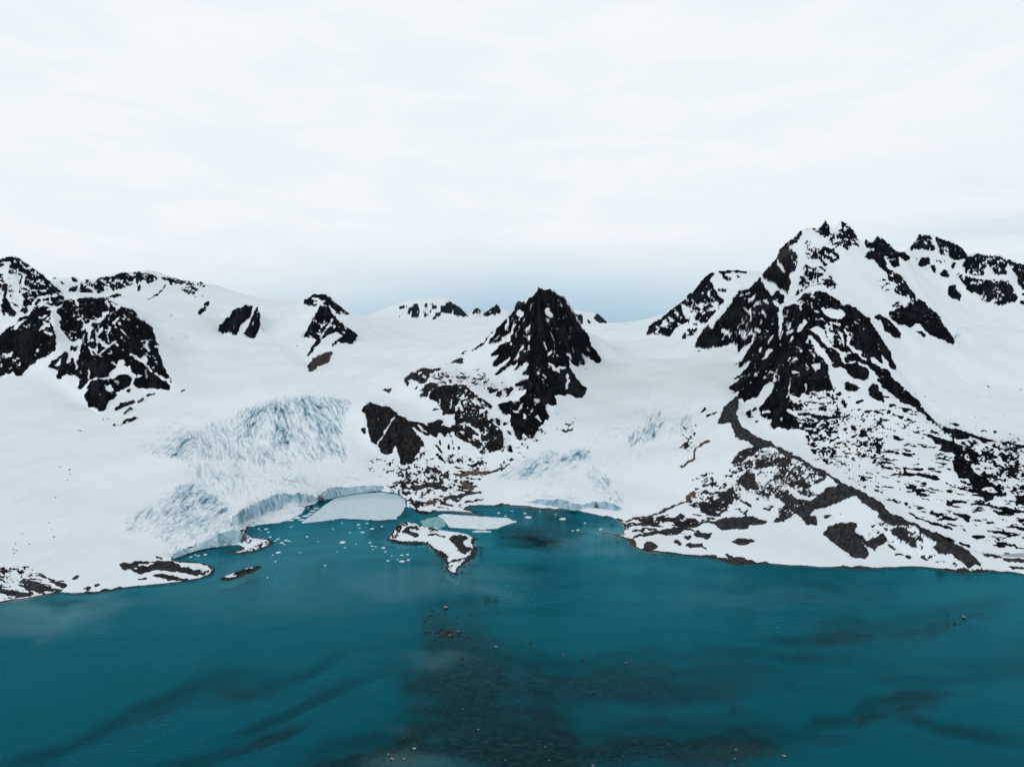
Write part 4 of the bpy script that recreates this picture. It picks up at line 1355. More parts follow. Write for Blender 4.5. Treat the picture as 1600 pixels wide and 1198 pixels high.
# --- lake bottom: sand, dark weed, a painted pyramid reflection, turbid patches (survey frame ellipses: u, v, half length, half height, slope, amount)
def patches(lst, wob=.35, seed=0):
    f = np.zeros((NR, NC), np.float32)
    wu = u0 + 70 * (fbm(GXW / 38, GYW / 38, 200 + seed, 4) - .5) * (GYW / 350); wv = v0 + 50 * (fbm(GXW / 30, GYW / 30, 210 + seed, 4) - .5)
    for (a, b, ra, rb, sl, amt) in lst:
        du_, dv_ = wu - a, wv - b
        dv_ = dv_ - du_ * sl
        d = np.sqrt((du_ / ra) ** 2 + (dv_ / rb) ** 2) + .9 * (fbm(GXW / 13, GYW / 13, 230 + seed, 5) - .5)
        f = np.maximum(f, amt * sstep(1.35, .35, d))
    return f
u0, v0 = project(GXW, GYW, np.zeros_like(GXW))
WEED_REFL = patches([(712, 1015, 70, 40, .2, .8), (750, 1070, 150, 46, .12, .85), (690, 1120, 150, 46, -.35, .85), (800, 1150, 230, 60, .05, .85), (960, 1165, 300, 46, -.04, .95), (640, 1190, 220, 24, -.1, .9), (600, 1150, 150, 22, -.3, .7), (970, 1062, 260, 36, .02, .7),
                (900, 1040, 140, 24, .05, .75), (700, 985, 80, 34, 0, .75), (760, 1010, 120, 24, .1, .7), (1375, 1102, 130, 17, -.33, .95), (1505, 1133, 95, 14, .2, .85), (1085, 1172, 210, 26, -.08, .9), (1110, 1050, 170, 20, .0, .4),
                (1400, 975, 200, 18, -.14, .85), (200, 1130, 230, 20, -.42, .8), (420, 1060, 160, 14, -.3, .7), (480, 1100, 160, 15, -.42, .8), (330, 1185, 200, 14, -.3, .7), (560, 1180, 190, 20, -.3, .85),
                (850, 822, 78, 26, .03, .85), (870, 846, 30, 5, 0, .9), (595, 828, 34, 13, .1, .9), (640, 806, 22, 9, 0, .8), (720, 950, 70, 18, 0, .5), (1570, 1030, 120, 26, 0, .55), (1130, 1030, 330, 14, .02, .55), (1500, 1050, 200, 16, -.1, .6),  # the dark patch left of the islet paints the pyramid's reflection
                (1000, 915, 120, 10, .02, .3), (1300, 918, 60, 9, 0, .5), (330, 862, 60, 7, -.1, .5), (470, 805, 40, 8, -.2, .4)], seed=1)
SAND = patches([(955, 828, 48, 20, .1, 1), (900, 838, 40, 10, 0, .5), (60, 945, 90, 14, -.1, .9), (650, 1168, 75, 28, 0, .42), (625, 1105, 30, 10, 0, .2), (740, 1170, 40, 20, .3, .15), (680, 1010, 60, 14, 0, .35), (1150, 1150, 90, 18, 0, .08),
                (745, 799, 30, 8, 0, .7), (830, 800, 60, 7, .05, .35), (755, 842, 18, 6, 0, .4), (340, 885, 40, 9, 0, .5), (1010, 868, 60, 6, .2, .4)], seed=2)
SHAL = np.clip(1 - (blur(lk, 8) - .5) * 2.2, 0, 1) * (v0 < 980)
mat_bed, t = material('lake_bottom')
P = t.pos()
n1 = t.noise(P, .45, 5, .65); n2 = t.noise(P, .06, 4)
w = t.step(t.math('ADD', t.attr('weed'), t.math('MULTIPLY', t.math('SUBTRACT', n1, .5), .5)), .1, .75)
base = t.mix(n2, (.005, .115, .145), (.010, .14, .165))
c = t.mix(w, base, t.mix(t.step(n1, .4, .7), (.014, .0095, .008), (.050, .040, .032)))
c = t.mix(t.attr('sand'), c, t.mix(n1, (.30, .31, .31), (.44, .42, .41)))
finish(t, c, .9)
ATTR_BED = dict(weed=WEED_REFL, sand=np.clip(SAND, 0, 1))  # weed also carries the reflection painted beside the islet
for k in sorted(names):
    nm, lab, cat = names[k]
    o = ground_piece(nm, CELL == k, mat_bed if k == BED else mat_ground, ATTR_BED if k == BED else ATTR)
    if o: tag(o, lab, cat, kind='structure')

# --- water sheet
mat_water, t = material('lake_water')
P = t.pos()
rip = t.noise(t.scaled(P, (.30, .95, 1), (0, 0, math.radians(14))), 1.0, 3, .6, .3)
swell = t.noise(t.scaled(P, (.02, .05, 1), (0, 0, math.radians(-12))), 1.0, 3)
calm = t.step(t.noise(t.scaled(P, (.006, .018, 1)), 1.0, 3), .38, .62)
hh = t.math('ADD', t.math('MULTIPLY', rip, t.math('ADD', t.math('MULTIPLY', calm, .95), .12)), t.math('MULTIPLY', swell, .6))
nrm = bump(t, hh, .38, .9)
fr = t.n('ShaderNodeFresnel'); fr.inputs['IOR'].default_value = 1.24; t.link(nrm, fr.inputs['Normal'])
gl = t.n('ShaderNodeBsdfGlossy'); gl.inputs['Roughness'].default_value = .06; gl.inputs['Color'].default_value = (.09, .55, .72, 1); t.link(nrm, gl.inputs['Normal'])
silt = t.n('ShaderNodeBsdfDiffuse'); t.val(t.mix(t.attr('chalk'), (.0001, .088, .122), (.085, .19, .225)), silt.inputs['Color'])
tr = t.n('ShaderNodeBsdfTransparent'); tr.inputs['Color'].default_value = (.66, .90, .92, 1)
body = t.n('ShaderNodeMixShader'); t.val(t.attr('silt'), body.inputs[0]); t.link(tr.outputs[0], body.inputs[1]); t.link(silt.outputs[0], body.inputs[2])
m = t.n('ShaderNodeMixShader'); t.link(t.math('MULTIPLY', t.math('POWER', fr.outputs[0], 1.25), 1.7, clamp=True), m.inputs[0]); t.link(body.outputs[0], m.inputs[1]); t.link(gl.outputs[0], m.inputs[2])
o = t.n('ShaderNodeOutputMaterial'); t.link(m.outputs[0], o.inputs['Surface'])
st = 3
rows = np.nonzero(YR < 700)[0][::st]; cols = np.arange(0, NC, st)
near_r = np.linspace(-700, 149, 12)
XW = np.concatenate([np.repeat(S[cols][None] * 150, 12, 0) * 2, GXW[np.ix_(rows, cols)]]); YW = np.concatenate([np.repeat(near_r[:, None], len(cols), 1), GYW[np.ix_(rows, cols)]])
dep = blur(lk, 10)
SILT = np.clip(.66 - .78 * WEED_REFL - .60 * SAND - .2 * SHAL, .02, .9)
CHALK = np.clip(patches([(660, 915, 150, 34, 0, .7), (450, 900, 260, 60, 0, .45), (60, 960, 180, 30, -.1, .9), (980, 850, 160, 26, .1, .7), (500, 850, 100, 30, 0, .3), (1180, 930, 160, 22, 0, .25)], seed=3), 0, 1)
def wa(a, fill): return np.concatenate([np.full((12, len(cols)), fill), a[np.ix_(rows, cols)]])
SILT_W, CHALK_W = wa(SILT, .8), wa(CHALK, 0)
nr, nc = XW.shape
vid = np.arange(nr * nc).reshape(nr, nc)
q = np.stack([vid[:-1, :-1], vid[:-1, 1:], vid[1:, 1:], vid[1:, :-1]], -1).reshape(-1, 4)
me = bpy.data.meshes.new('lake'); me.from_pydata(np.stack([XW, YW, np.zeros_like(XW)], -1).reshape(-1, 3).tolist(), [], q.tolist())
for k, a in (('silt', SILT_W), ('chalk', CHALK_W)):
    x = me.attributes.new(k, 'FLOAT', 'POINT'); x.data.foreach_set('value', a.reshape(-1).astype(np.float32))
me.materials.append(mat_water)
tag(bpy.data.objects.new('lake', me), 'teal meltwater lake filling the foreground', 'lake', kind='structure')
COL.objects.link(bpy.data.objects['lake'])
bpy.data.objects['lake']['kind'] = 'structure'
# the little pond on the right bank
pm = bpy.data.meshes.new('pond')
pts = [at(a, b, None, 1.25) for a, b in POND]; pts = [(p[0], p[1], 1.25) for p in pts]
pm.from_pydata(pts, [], [list(range(len(pts)))])
mat_pond, t = material('pond_ice'); P = t.pos()
finish(t, t.mix(t.noise(P, .3, 4), (.16, .22, .23), (.30, .37, .39)), .35, None, .3)
pm.materials.append(mat_pond)
po = bpy.data.objects.new('pond', pm); COL.objects.link(po)
tag(po, 'small grey pond at the right edge behind the moraine foot', 'pond', kind='structure')
# ------------------------------------------------------------------ ice cliffs
import bmesh
mat_cliff, t = material('glacier_ice')
P = t.pos()
flute = t.noise(t.scaled(P, (.22, .22, .05)), 1.0, 5, .62, .6); fn = t.noise(P, .7, 4, .6); band = t.noise(t.scaled(P, (.03, .03, .8)), 1.0, 3)
c = t.mix(t.step(flute, .34, .56), (.13, .27, .35), (.38, .54, .62))
c = t.mix(t.step(flute, .54, .70), c, (.66, .75, .80))
c = t.mix(t.math('MULTIPLY', t.step(band, .55, .75), .45), c, (.30, .38, .40))
c = t.mix(t.step(t.math('ADD', t.attr('snowy'), t.math('MULTIPLY', t.math('SUBTRACT', fn, .5), .9)), .4, .7), c, (.74, .80, .85))
c = t.mix(t.step(t.math('ADD', t.attr('dirty'), t.math('MULTIPLY', t.math('SUBTRACT', fn, .5), .9)), .45, .7), c, (.06, .055, .052))
finish(t, c, .45, bump(t, t.math('ADD', flute, fn), .7, 1.2), .35)

def ice_cliff(B, K, label, amp, seed, snow_foot, dirty=None):
    n = int(np.hypot(*np.diff(B[:, :2], axis=0).T).sum() / .45)
    ti = np.linspace(0, len(B) - 1, n)
    ip = lambda A, k: np.interp(ti, np.arange(len(A)), A[:, k])
    b = np.stack([ip(B, k) for k in range(3)], 1); k_ = np.stack([ip(K, k) for k in range(3)], 1)
    tan = np.gradient(b[:, :2], axis=0); tan = np.stack([np.convolve(np.pad(tan[:, i], 20, 'edge'), np.ones(41) / 41, 'valid') for i in (0, 1)], 1)
    nrm = np.stack([tan[:, 1], -tan[:, 0]], 1); nrm /= np.linalg.norm(nrm, axis=1, keepdims=True) + 1e-9
    nrm[nrm[:, 1] > 0] *= -1
    H = 22
    arc = np.cumsum(np.concatenate([[0], np.hypot(*np.diff(b[:, :2], axis=0).T)]))
    ends = np.clip(np.minimum(arc, arc[-1] - arc) / 9, 0, 1) ** .6
    V, sn, di = [], [], []
    for j in range(H + 4):
        f = min(j / H, 1.0)
        hgt = np.maximum(k_[:, 2] - b[:, 2], .2)
        top_n = (vn(arc / 2.2, np.full(n, seed * 3.1), seed) - .5) * 2.4 + (vn(arc / 6, np.full(n, seed * 1.1), seed + 1) - .5) * 2.6
        zz = b[:, 2] - .8 + (hgt + .8 + 1.0 * top_n * amp * ends * f) * f
        fl = (ridged(arc / 5, zz / 22 + 3, seed + 2, 4) - .4) * amp * 1.6 + (vn(arc / 1.3, zz / 5, seed + 3) - .5) * .7 * amp
        foot = 1.8 * (1 - f) ** 2 * amp * snow_foot
        lean = b[:, :2] + (k_[:, :2] - b[:, :2]) * (f ** 1.4)[None] if np.ndim(f) else b[:, :2] + (k_[:, :2] - b[:, :2]) * f ** 1.4 * .55
        off = (fl * ends * (.45 + .55 * math.sin(math.pi * min(f + .15, 1))) + .9 * ends + foot * ends)
        if j > H:                                        # tuck the brow back into the snow
            back = (j - H) / 3
            lean = b[:, :2] + (k_[:, :2] - b[:, :2]) * (.55 + .9 * back)
            off = off * (1 - back); zz = zz - .5 * back * 1.2 + (k_[:, 2] - zz) * back * .6
        V.append(np.stack([lean[:, 0] + nrm[:, 0] * off, lean[:, 1] + nrm[:, 1] * off, zz], 1))
        sn.append(np.clip((1 - f) * 1.5 * snow_foot - .35 + .5 * (vn(arc / 9, np.full(n, f * 2.), seed + 5) - .5), 0, 1) if j <= H else np.full(n, .75))
        d = np.zeros(n)
        if dirty: d = np.exp(-((np.linspace(0, 1, n) - dirty[0]) / dirty[1]) ** 2) * dirty[2] * (1 - .5 * f)
        di.append(d)
    V = np.array(V); R = len(V)
    vid = np.arange(R * n).reshape(R, n)
    q = np.stack([vid[:-1, :-1], vid[:-1, 1:], vid[1:, 1:], vid[1:, :-1]], -1).reshape(-1, 4)
    me = bpy.data.meshes.new('ice_cliff'); me.from_pydata(V.reshape(-1, 3).tolist(), [], q.tolist())
    for kk, a in (('snowy', sn), ('dirty', di)):
        x = me.attributes.new(kk, 'FLOAT', 'POINT'); x.data.foreach_set('value', np.array(a, np.float32).ravel())
    me.polygons.foreach_set('use_smooth', np.ones(len(me.polygons), bool))
    me.materials.append(mat_cliff); me.update()
    o = bpy.data.objects.new('ice_cliff', me); COL.objects.link(o)
    tag(o, label, 'ice cliff', 'ice cliffs along the glacier fronts')
LAB = ['tall curved pale blue ice cliff at the head of the left bay', 'grey blue ice cliff sloping down to the dark cove beside the left snow bank',
       'low smooth turquoise ice wall behind the sheet of brash ice', 'low grey fluted ice front under the right hand glacier tongue']
for (B, K), lab, amp, sd, sf, dr in zip(CLIFF_W, LAB, (1.15, 1.0, .45, .55), (11, 23, 37, 51), (.75, .3, .2, .15), (None, (.97, .1, 1.0), (0.02, .08, .9), (.74, .05, .9))):
    ice_cliff(B, K, lab, amp, sd, sf, dr)

# ------------------------------------------------------------------ floating ice
mat_floe, t = material('floating_ice'); P = t.pos()
fn = t.noise(P, .9, 4, .6); cn = t.noise(P, .35, 5, .7)
finish(t, t.mix(t.step(cn, .42, .6), (.58, .69, .74), (.82, .87, .90)), .5, bump(t, fn, .5, .4), .3)
mat_brash, t = material('brash_ice'); P = t.pos()
vo = t.n('ShaderNodeTexVoronoi'); t.link(t.scaled(P, (1, .55, 1)), vo.inputs['Vector']); vo.inputs['Scale'].default_value = .85
vo.feature = 'DISTANCE_TO_EDGE'
fn = t.noise(P, .5, 5, .7)
c = t.mix(t.step(t.math('ADD', vo.outputs['Distance'], t.math('MULTIPLY', fn, .25)), .12, .3), (.36, .49, .56), (.66, .75, .80))
c = t.mix(t.attr('slush'), c, t.mix(fn, (.26, .44, .52), (.50, .64, .70)))
finish(t, c, .55, bump(t, vo.outputs['Distance'], .5, .6), .3)
mat_sunk, t = material('sunken_ice'); P = t.pos()
finish(t, t.mix(t.step(t.noise(P, .25, 5, .7), .35, .65), (.035, .22, .25), (.16, .42, .45)), .3, None, .3)

def sheet(name, P, mat, label, cat, z=.45, z_under=-.5, step=.9, slush=None, rag=.8):
    """flat floating ice with a ragged rim, bumpy top and a real thickness"""
    Q = np.array([at(a, b, None, 0)[:2] for a, b in P])
    d = np.concatenate([[0], np.cumsum(np.hypot(*np.diff(np.vstack([Q, Q[:1]]), axis=0).T))])
    n = int(d[-1] / step); tt = np.linspace(0, d[-1], n, endpoint=False)
    R = np.stack([np.interp(tt, d, np.append(Q[:, k], Q[0, k])) for k in (0, 1)], 1)
    R += np.stack([fbm(R[:, 0] / 3 + 7, R[:, 1] / 3, 300 + k, 3) - .5 for k in (0, 1)], 1) * 3.6 * rag
    c = R.mean(0)
    rings = 26
    V, F, A = [], [], []
    for k in range(rings):
        f = 1 - k / rings
        f = f if k else 1.0
        p = c + (R - c) * f
        zz = (fbm(p[:, 0] / 2.5, p[:, 1] / 2.5, 310, 4) - .4) * .5 + z * min(1, .55 + k * .25)
        V += [(x, y, h) for (x, y), h in zip(p, zz)]
        A += [slush(x, y) if slush else 0 for x, y in p]
    base = len(V)
    V += [(x, y, z_under) for x, y in c + (R - c) * .99]; A += [0] * n
    V.append((c[0], c[1], z)); A.append(0)
    for k in range(rings - 1):
        for i in range(n):
            j = (i + 1) % n
            F.append((k * n + i, k * n + j, (k + 1) * n + j, (k + 1) * n + i))
    for i in range(n):
        j = (i + 1) % n
        F.append((base + i, base + j, j, i)); F.append(((rings - 1) * n + i, (rings - 1) * n + j, len(V) - 1))
    me = bpy.data.meshes.new(name); me.from_pydata(V, [], F)
    x = me.attributes.new('slush', 'FLOAT', 'POINT'); x.data.foreach_set('value', np.array(A, np.float32))
    me.materials.append(mat); me.update()
    o = bpy.data.objects.new(name, me); COL.objects.link(o)
    return tag(o, label, cat)
y_far = at(560, 776, None, 0)[1]
def slush(x, y):
    return float(np.clip((y - (y_far - 14 - 22 * abs(x + 118) / 60)) / 16, 0, 1) * .8)
sheet('brash_ice', pp("470,817.5 483,808 495,799 508,788 525,778 557,771 594,769 622,773 633,780 634,790 631,798 619,811 590,813 577,812 557,811 534,810 500,815"), mat_brash, 'broad pale sheet of packed brash ice in front of the low turquoise ice wall', 'brash ice', .2, -.3, .8, slush)
sheet('ice_floe', pp("683,806 692,803.5 713,805 729,806 755,808.5 773,809 794,810 806,816 787,821.5 776,826 755,827.5 720,825 703,824 696,818 692,812"), mat_floe, 'long white ice floe lying behind the islet and pointing right', 'ice floe', .8, -.6, .8)
sheet('ice_floe', pp("739,829.5 750,829 768,830 767,831.2 750,831.5 738,831"), mat_floe, 'very thin strip of white ice just behind the right end of the islet', 'ice floe', .2, -.2, .6, None, .4)
sheet('ice_floe', pp("655,815 668,810 684,807.5 694,814 695,821 687,826 662,822"), mat_sunk, 'turquoise half sunken ice left of the long white floe', 'ice floe', .12, -.3, .8)

def floe_mesh(seed, n=11):
    r = random.Random(seed); V, F = [], []
    rad = [.34 + .3 * r.random() for _ in range(n)]
    for k, (f, z) in enumerate(((.95, -.25), (1.0, .06), (.86, .22), (.45, .30))):
        for i in range(n):
            a = 2 * math.pi * i / n
            V.append((math.cos(a) * rad[i] * f * 1.1, math.sin(a) * rad[i] * f, z * (.6 + .8 * r.random()) if k else z))
    V.append((0, 0, .33))
    for k in range(3):
        for i in range(n): F.append((k * n + i, k * n + (i + 1) % n, (k + 1) * n + (i + 1) % n, (k + 1) * n + i))
    for i in range(n): F.append((3 * n + i, 3 * n + (i + 1) % n, 4 * n))
    me = bpy.data.meshes.new('ice_floe'); me.from_pydata(V, [], F); me.materials.append(mat_floe); return me
FM = [floe_mesh(s) for s in range(6)]
def floe(u_, v_, w, label, group='small ice pieces adrift on the lake', flat=1.0):
    x, y, _ = at(u_, v_, None, 0)
    s = w * y / FPX
    o = bpy.data.objects.new('ice_floe', FM[rng.randrange(6)]); COL.objects.link(o)
    o.location = (x, y, 0); o.scale = (s * 1.05, s * (1.1 + .5 * rng.random()), s * .55 * flat); o.rotation_euler = (0, 0, rng.uniform(-.4, .4))
    tag(o, label, 'ice floe', group)
a_ = 'small white ice piece drifting in the bay between the left cliff and the islet'
for u_, v_, w in [(480,838,3.4),(468.7,863,2.4),(508,883,3),(539,855.6,4),(547,831.8,3.4),(560,819.6,4.5),(562,824.6,3),(566.6,831.4,5),(573.6,817.7,4.5),(581.6,825.8,5),(597,822.4,4),(534.5,817,3),(455,823,3.4),(520,826,2.4),(497,846,2.2),(556,850,2.4),(527,862,2)]:
    floe(u_, v_, w, a_)
floe(535, 847.4, 7.5, 'largest white floe adrift in the open bay before the brash ice')
b_ = 'small bright ice piece in the loose group left of the islet'
for u_, v_, w in [(578,847.8,4),(581,853,3.8),(587,854,3.2),(602,861.8,3.2),(628,867,4),(637,866,4),(606,876,4),(638,874.6,5),(583,858,2.4),(612,868,2.2),(621,874,2.4)]: floe(u_, v_, w, b_, 'ice pieces beside the islet')
floe(599, 855.6, 5.4, 'bright chunky floe just off the left end of the islet', 'ice pieces beside the islet')
floe(628, 877, 7, 'widest of the bright floes below the islet shore', 'ice pieces beside the islet')
c_ = 'small ice lump close to the foot of the tall ice cliff'
for u_, v_, w in [(415.8,826.5,5),(419.5,831,3.2),(404,826,3),(408,829,2.4)]: floe(u_, v_, w, c_, 'ice lumps under the tall ice cliff')
d_ = 'stranded ice lump among stones at the tip of the left spit'
for u_, v_, w in [(423,839,4.5),(434.5,842,4.5),(440,848,5.5),(447,844,4.5),(451.5,845,4.2),(430,845,3.5),(416,844,4),(409,841,3.6),(444,850,3)]: floe(u_, v_, w, d_, 'stranded ice by the left spit')
e_ = 'small floe in open water off the left spit'
for u_, v_, w in [(435.5,863,6.5),(430.4,877,3.2),(418,902,2.4),(426,867,3)]: floe(u_, v_, w, e_, 'floes off the left spit')
f_ = 'slab of ice jammed in the channel between brash ice and tall cliff'
for u_, v_, w in [(464.6,809,10),(478,806,9),(472,812,8),(485,802.7,7.5),(455,812.6,8),(489,798,7),(494,794,6)]: floe(u_, v_, w, f_, 'ice slabs in the channel', .6)
g_ = 'small floe on the dark shallows before the right glacier front'
for u_, v_, w in [(820,802,4.4),(779,801.5,4.5),(844,798.6,3),(903,828,4.4),(914,817,4),(868,803,2.4),(800,798,2.6),(895,829,3),(790,806,3)]: floe(u_, v_, w, g_, 'floes before the right glacier')
floe(825.5, 808.4, 8, 'wider left floe of the two under the right glacier front', 'floes before the right glacier')
floe(880, 810.8, 9, 'wider right floe of the two under the right glacier front', 'floes before the right glacier')
floe(938.6, 826.6, 5, 'small floe stranded on the grey sand flat at the right shore', 'floes before the right glacier')
h_ = 'tiny ice bit in the dark green cove under the left glacier'
for u_, v_, w in [(298,870,3.4),(310,868,4),(321,866,4.4),(305,866.5,3)]: floe(u_, v_, w, h_, 'ice bits in the cove')

# ------------------------------------------------------------------ boulders
mat_stone, t = material('boulder_stone'); P = t.pos()
gm = t.n('ShaderNodeNewGeometry'); sx = t.n('ShaderNodeSeparateXYZ'); t.link(gm.outputs['True Normal'], sx.inputs[0])
fn = t.noise(P, 1.6, 4, .65)
finish(t, t.mix(t.step(fn, .35, .7), (.016, .016, .015), (.075, .07, .066)), .8, bump(t, fn, .6, .3), .2)
mat_pale, t = material('pale_topped_stone'); P = t.pos()
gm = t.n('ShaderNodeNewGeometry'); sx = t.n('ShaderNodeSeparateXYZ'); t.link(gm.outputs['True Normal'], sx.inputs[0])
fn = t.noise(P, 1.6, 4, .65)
finish(t, t.mix(t.step(t.math('ADD', sx.outputs[2], t.math('MULTIPLY', fn, .5)), .85, 1.15), (.022, .021, .020), (.30, .285, .27)), .8, bump(t, fn, .6, .3), .2)  # paler on faces that point up
def stone_mesh(seed, mat):
    bm = bmesh.new(); bmesh.ops.create_icosphere(bm, subdivisions=3, radius=.5)
    r = np.random.RandomState(seed); dirs = r.normal(size=(9, 3)); dirs /= np.linalg.norm(dirs, axis=1, keepdims=True); cut = r.uniform(.30, .46, 9)
    for vtx in bm.verts:
        p = np.array(vtx.co)
        for dvec, cc in zip(dirs, cut):
            e = p @ dvec - cc
            if e > 0: p = p - dvec * e * .9
        p *= 1 + .10 * (r.rand() - .5)
        vtx.co = p * (1.15, 1, .8)
    me = bpy.data.meshes.new('boulder'); bm.to_mesh(me); bm.free(); me.materials.append(mat); return me
SM = [stone_mesh(s, mat_stone) for s in range(7)]; PM = [stone_mesh(s + 20, mat_pale) for s in range(3)]
def ground_at(u_, v_):
    c = int(round(np.interp((u_ - CX) / FPX, S, np.arange(NC))))
    r_ = np.nonzero(v[:, c] <= v_)[0]
    r_ = r_[r_ > 0][0]
    return GXW[r_, c], GYW[r_, c], Z[r_, c]
def stone(u_, v_, w, label, group, pale=False, tall=1.0, land=False, sink=.3):
    if land: x, y, z0 = ground_at(u_, v_)
    else: x, y, z0 = at(u_, v_, None, 0)
    s = w * y / FPX
    o = bpy.data.objects.new('boulder', (PM if pale else SM)[rng.randrange(3 if pale else 7)]); COL.objects.link(o)
    o.location = (x, y, z0 + s * (.5 - sink) * .6 * tall); o.scale = (s, s * rng.uniform(.8, 1.1), s * .85 * tall * rng.uniform(.85, 1.1)); o.rotation_euler = (rng.uniform(-.2, .2), rng.uniform(-.2, .2), rng.uniform(0, 6.28))
    tag(o, label, 'boulder', group)
G1, G2, G3 = 'boulders of the middle shoal', 'boulders in the near shallows', 'boulders off the right shore'
stone(696.8, 949.7, 8.5, 'big pale topped boulder alone above the stony shoal in mid lake', G1, True, .8)
stone(775, 1012, 6.5, 'pale topped boulder right of the mid lake shoal', G1, True)
stone(722.5, 1029, 5.5, 'upright dark boulder alone just below the mid lake shoal', G1, False, 1.2)
stone(829.6, 1005, 4.5, 'lone dark boulder farthest right of the mid lake shoal', G1)
l1 = 'small dark boulder scattered round the mid lake shoal'
for p in [(676.5,953.4,3),(673,953.6,2.5),(673.7,961.3,4),(668.6,964.7,3),(663.3,971,4),(661,973,2.5),(714.4,964.7,3.4),(734.7,961,2.4),(718.7,986.7,3.4),(764.8,991.4,3),(772.3,994.8,3.4),(742,1011.7,3),(787,1026,3),(679,999,2.6),(667,1001.5,2.8),(660,980,2.4),(664,978,2),(715,974,2.4),(725,968,2),(696,972,2.4),(673,975,2.4),(755,999,2.2),(758,996,2.2),(748,992,2),(780,1001,2.2)]: stone(*p, l1, G1)
l2 = 'dark stone in the tight heap at the heart of the mid lake shoal'
for k in range(46):
    a, r_ = rng.uniform(0, 6.28), rng.random() ** .6
    stone(699 + 20 * r_ * math.cos(a), 989.5 + 7.2 * r_ * math.sin(a), rng.uniform(2.4, 5.2), l2, G1, rng.random() < .06)
for p in [(663,987,3),(666,987.6,4),(670,986.5,4),(668,990,3),(722,993,2.6),(725,995,2.6),(729,994,2.6),(733.8,994.8,4),(737,996,2.4),(744,998,2.2),(706.5,982,4.5),(710,981,3.4),(704,985,3.4),(712,985,3)]: stone(*p, l2, G1)
l3 = 'tiny stone of the small shoal between the islet tip and the middle'
for k in range(18):
    a, r_ = rng.uniform(0, 6.28), rng.random() ** .5
    stone(763 + 15 * r_ * math.cos(a), 936.5 + 4.5 * r_ * math.sin(a), rng.uniform(1.4, 2.6), l3, 'stones of the small shoal')
l4 = 'stone of the low dark reef in the water below the right glacier'
for k in range(26):
    stone(rng.uniform(853, 879), 845.5 + rng.gauss(0, .9) + .02 * (rng.uniform(0, 20)), rng.uniform(1.3, 2.8), l4, 'stones of the low reef', False, .6)
stone(723.4, 1107.9, 3.6, 'whitish stone in the near shallows below the mid lake shoal', G2, True)
stone(747.5, 1140, 4, 'whitish stone in the near shallows right of the pale sand patch', G2, True)
stone(1225, 1181.5, 7, 'largest boulder near the lower edge, right of the bottom weed bed', G2, True, .9)
stone(1149, 1186.5, 6, 'grey boulder at the lower edge left of the largest one', G2, True, .9)
stone(925, 1083.5, 5, 'lone wide boulder in the dark weed right of the centre', G2, False, .6)
l5 = 'boulder resting on the pale sand patch near the lower edge'
for p in [(631,1154,6.5),(607,1180,6),(612.5,1186,6.5),(631,1186,5.5),(647.5,1170,7),(656,1161,4.5),(615,1172,4),(643,1145,3.4),(640,1168,4),(625,1178,3),(652,1168,5),(600,1188,4)]: stone(*p, l5, G2, rng.random() < .4)
l6 = 'small stone sticking out of the weedy shallows near the lower edge'
for p in [(760,1160,4),(772,1170,4),(787,1174,4.5),(790,1188,4),(852.5,1168,5.5),(967,1177,4.5),(922,1170,3.5),(890,1192,5),(926,1196,5.5),(877,1185,4.5),(1150,1171.5,4.5),(1162,1170,4),(858,1188,3.5),(829,1178,3.4),(950,1185,3.4),(995,1170,3),(1000,1164,3),(910,1181,3),(940,1176,2.6),(1045,1163,2.6),(744,1100,3),(781.7,1043,4),(906,1089,2.6),(905,1092,2.4)]: stone(*p, l6, G2, rng.random() < .3)
l7 = 'small stone in the row along the submerged bar right of the shoal'
for p in [(879,1023,3),(910,1030,4.2),(978.5,1035.5,4.4),(880,1024,2),(913,1029,2)]: stone(*p, l7, G2, True)
stone(1506, 965, 7.5, 'big pale boulder alone in the water off the right shore', G3, True, 1.0)
l8 = 'small dark stone beside the big pale boulder off the right shore'
for p in [(1481,961.5,2.4),(1492,973.5,4),(1500,973.5,3),(1452,975,2.4),(1459,975,2.2),(1536,959,2.4),(1478,972,2),(1490,970,2)]: stone(*p, l8, G3)
l9 = 'dark stone in the water by the grey sand flat at the right bay'
for p in [(965,846.6,3.6),(955,820.6,3),(907.7,835,2.4),(952.5,847,2),(932,837.5,2.4),(940,849,2)]: stone(*p, l9, 'stones by the sand flat')
l10 = 'dark stone in the water off the tip of the islet'
for p in [(750,855,3.4),(754,856,2.6),(745,855,3),(721,894,5.4),(715,897,4),(734,893.4,2.8),(729,896,2.4),(759,835.5,2.4),(752,862,2),(748,868,2),(735,882,2.6),(726,888,2.4),(740,886,2),(750,875,2),(703,898,3.4),(708,901,3),(694,893,3.4),(690,887,3.4)]: stone(*p, l10, 'stones off the islet')
def shore_walk(P, n, spread):
    P = np.array(P); d = np.concatenate([[0], np.cumsum(np.hypot(*np.diff(P, axis=0).T))])
    for q in sorted(rng.uniform(0, d[-1]) for _ in range(n)):
        yield np.interp(q, d, P[:, 0]) + rng.gauss(0, 1), np.interp(q, d, P[:, 1]) + rng.gauss(0, spread)
l13 = 'dark stone at the water line of the right hand snow bank'
for a, b in shore_walk([(1005,863),(1045,867),(1105,873),(1150,885),(1235,886),(1333,891),(1444,889),(1506,898)], 26, .8): stone(a, b, rng.uniform(1.4, 3.2), l13, 'stones along the right shore')
l14 = 'dark stone on the wet rim of the islet facing the open lake'
for a, b in shore_walk([(606,846),(641,851),(669,852),(685,867),(699,884),(713,899),(730,879),(742,868),(746,856)], 30, 1.2): stone(a, b, rng.uniform(1.6, 3.4), l14, 'stones along the islet rim')
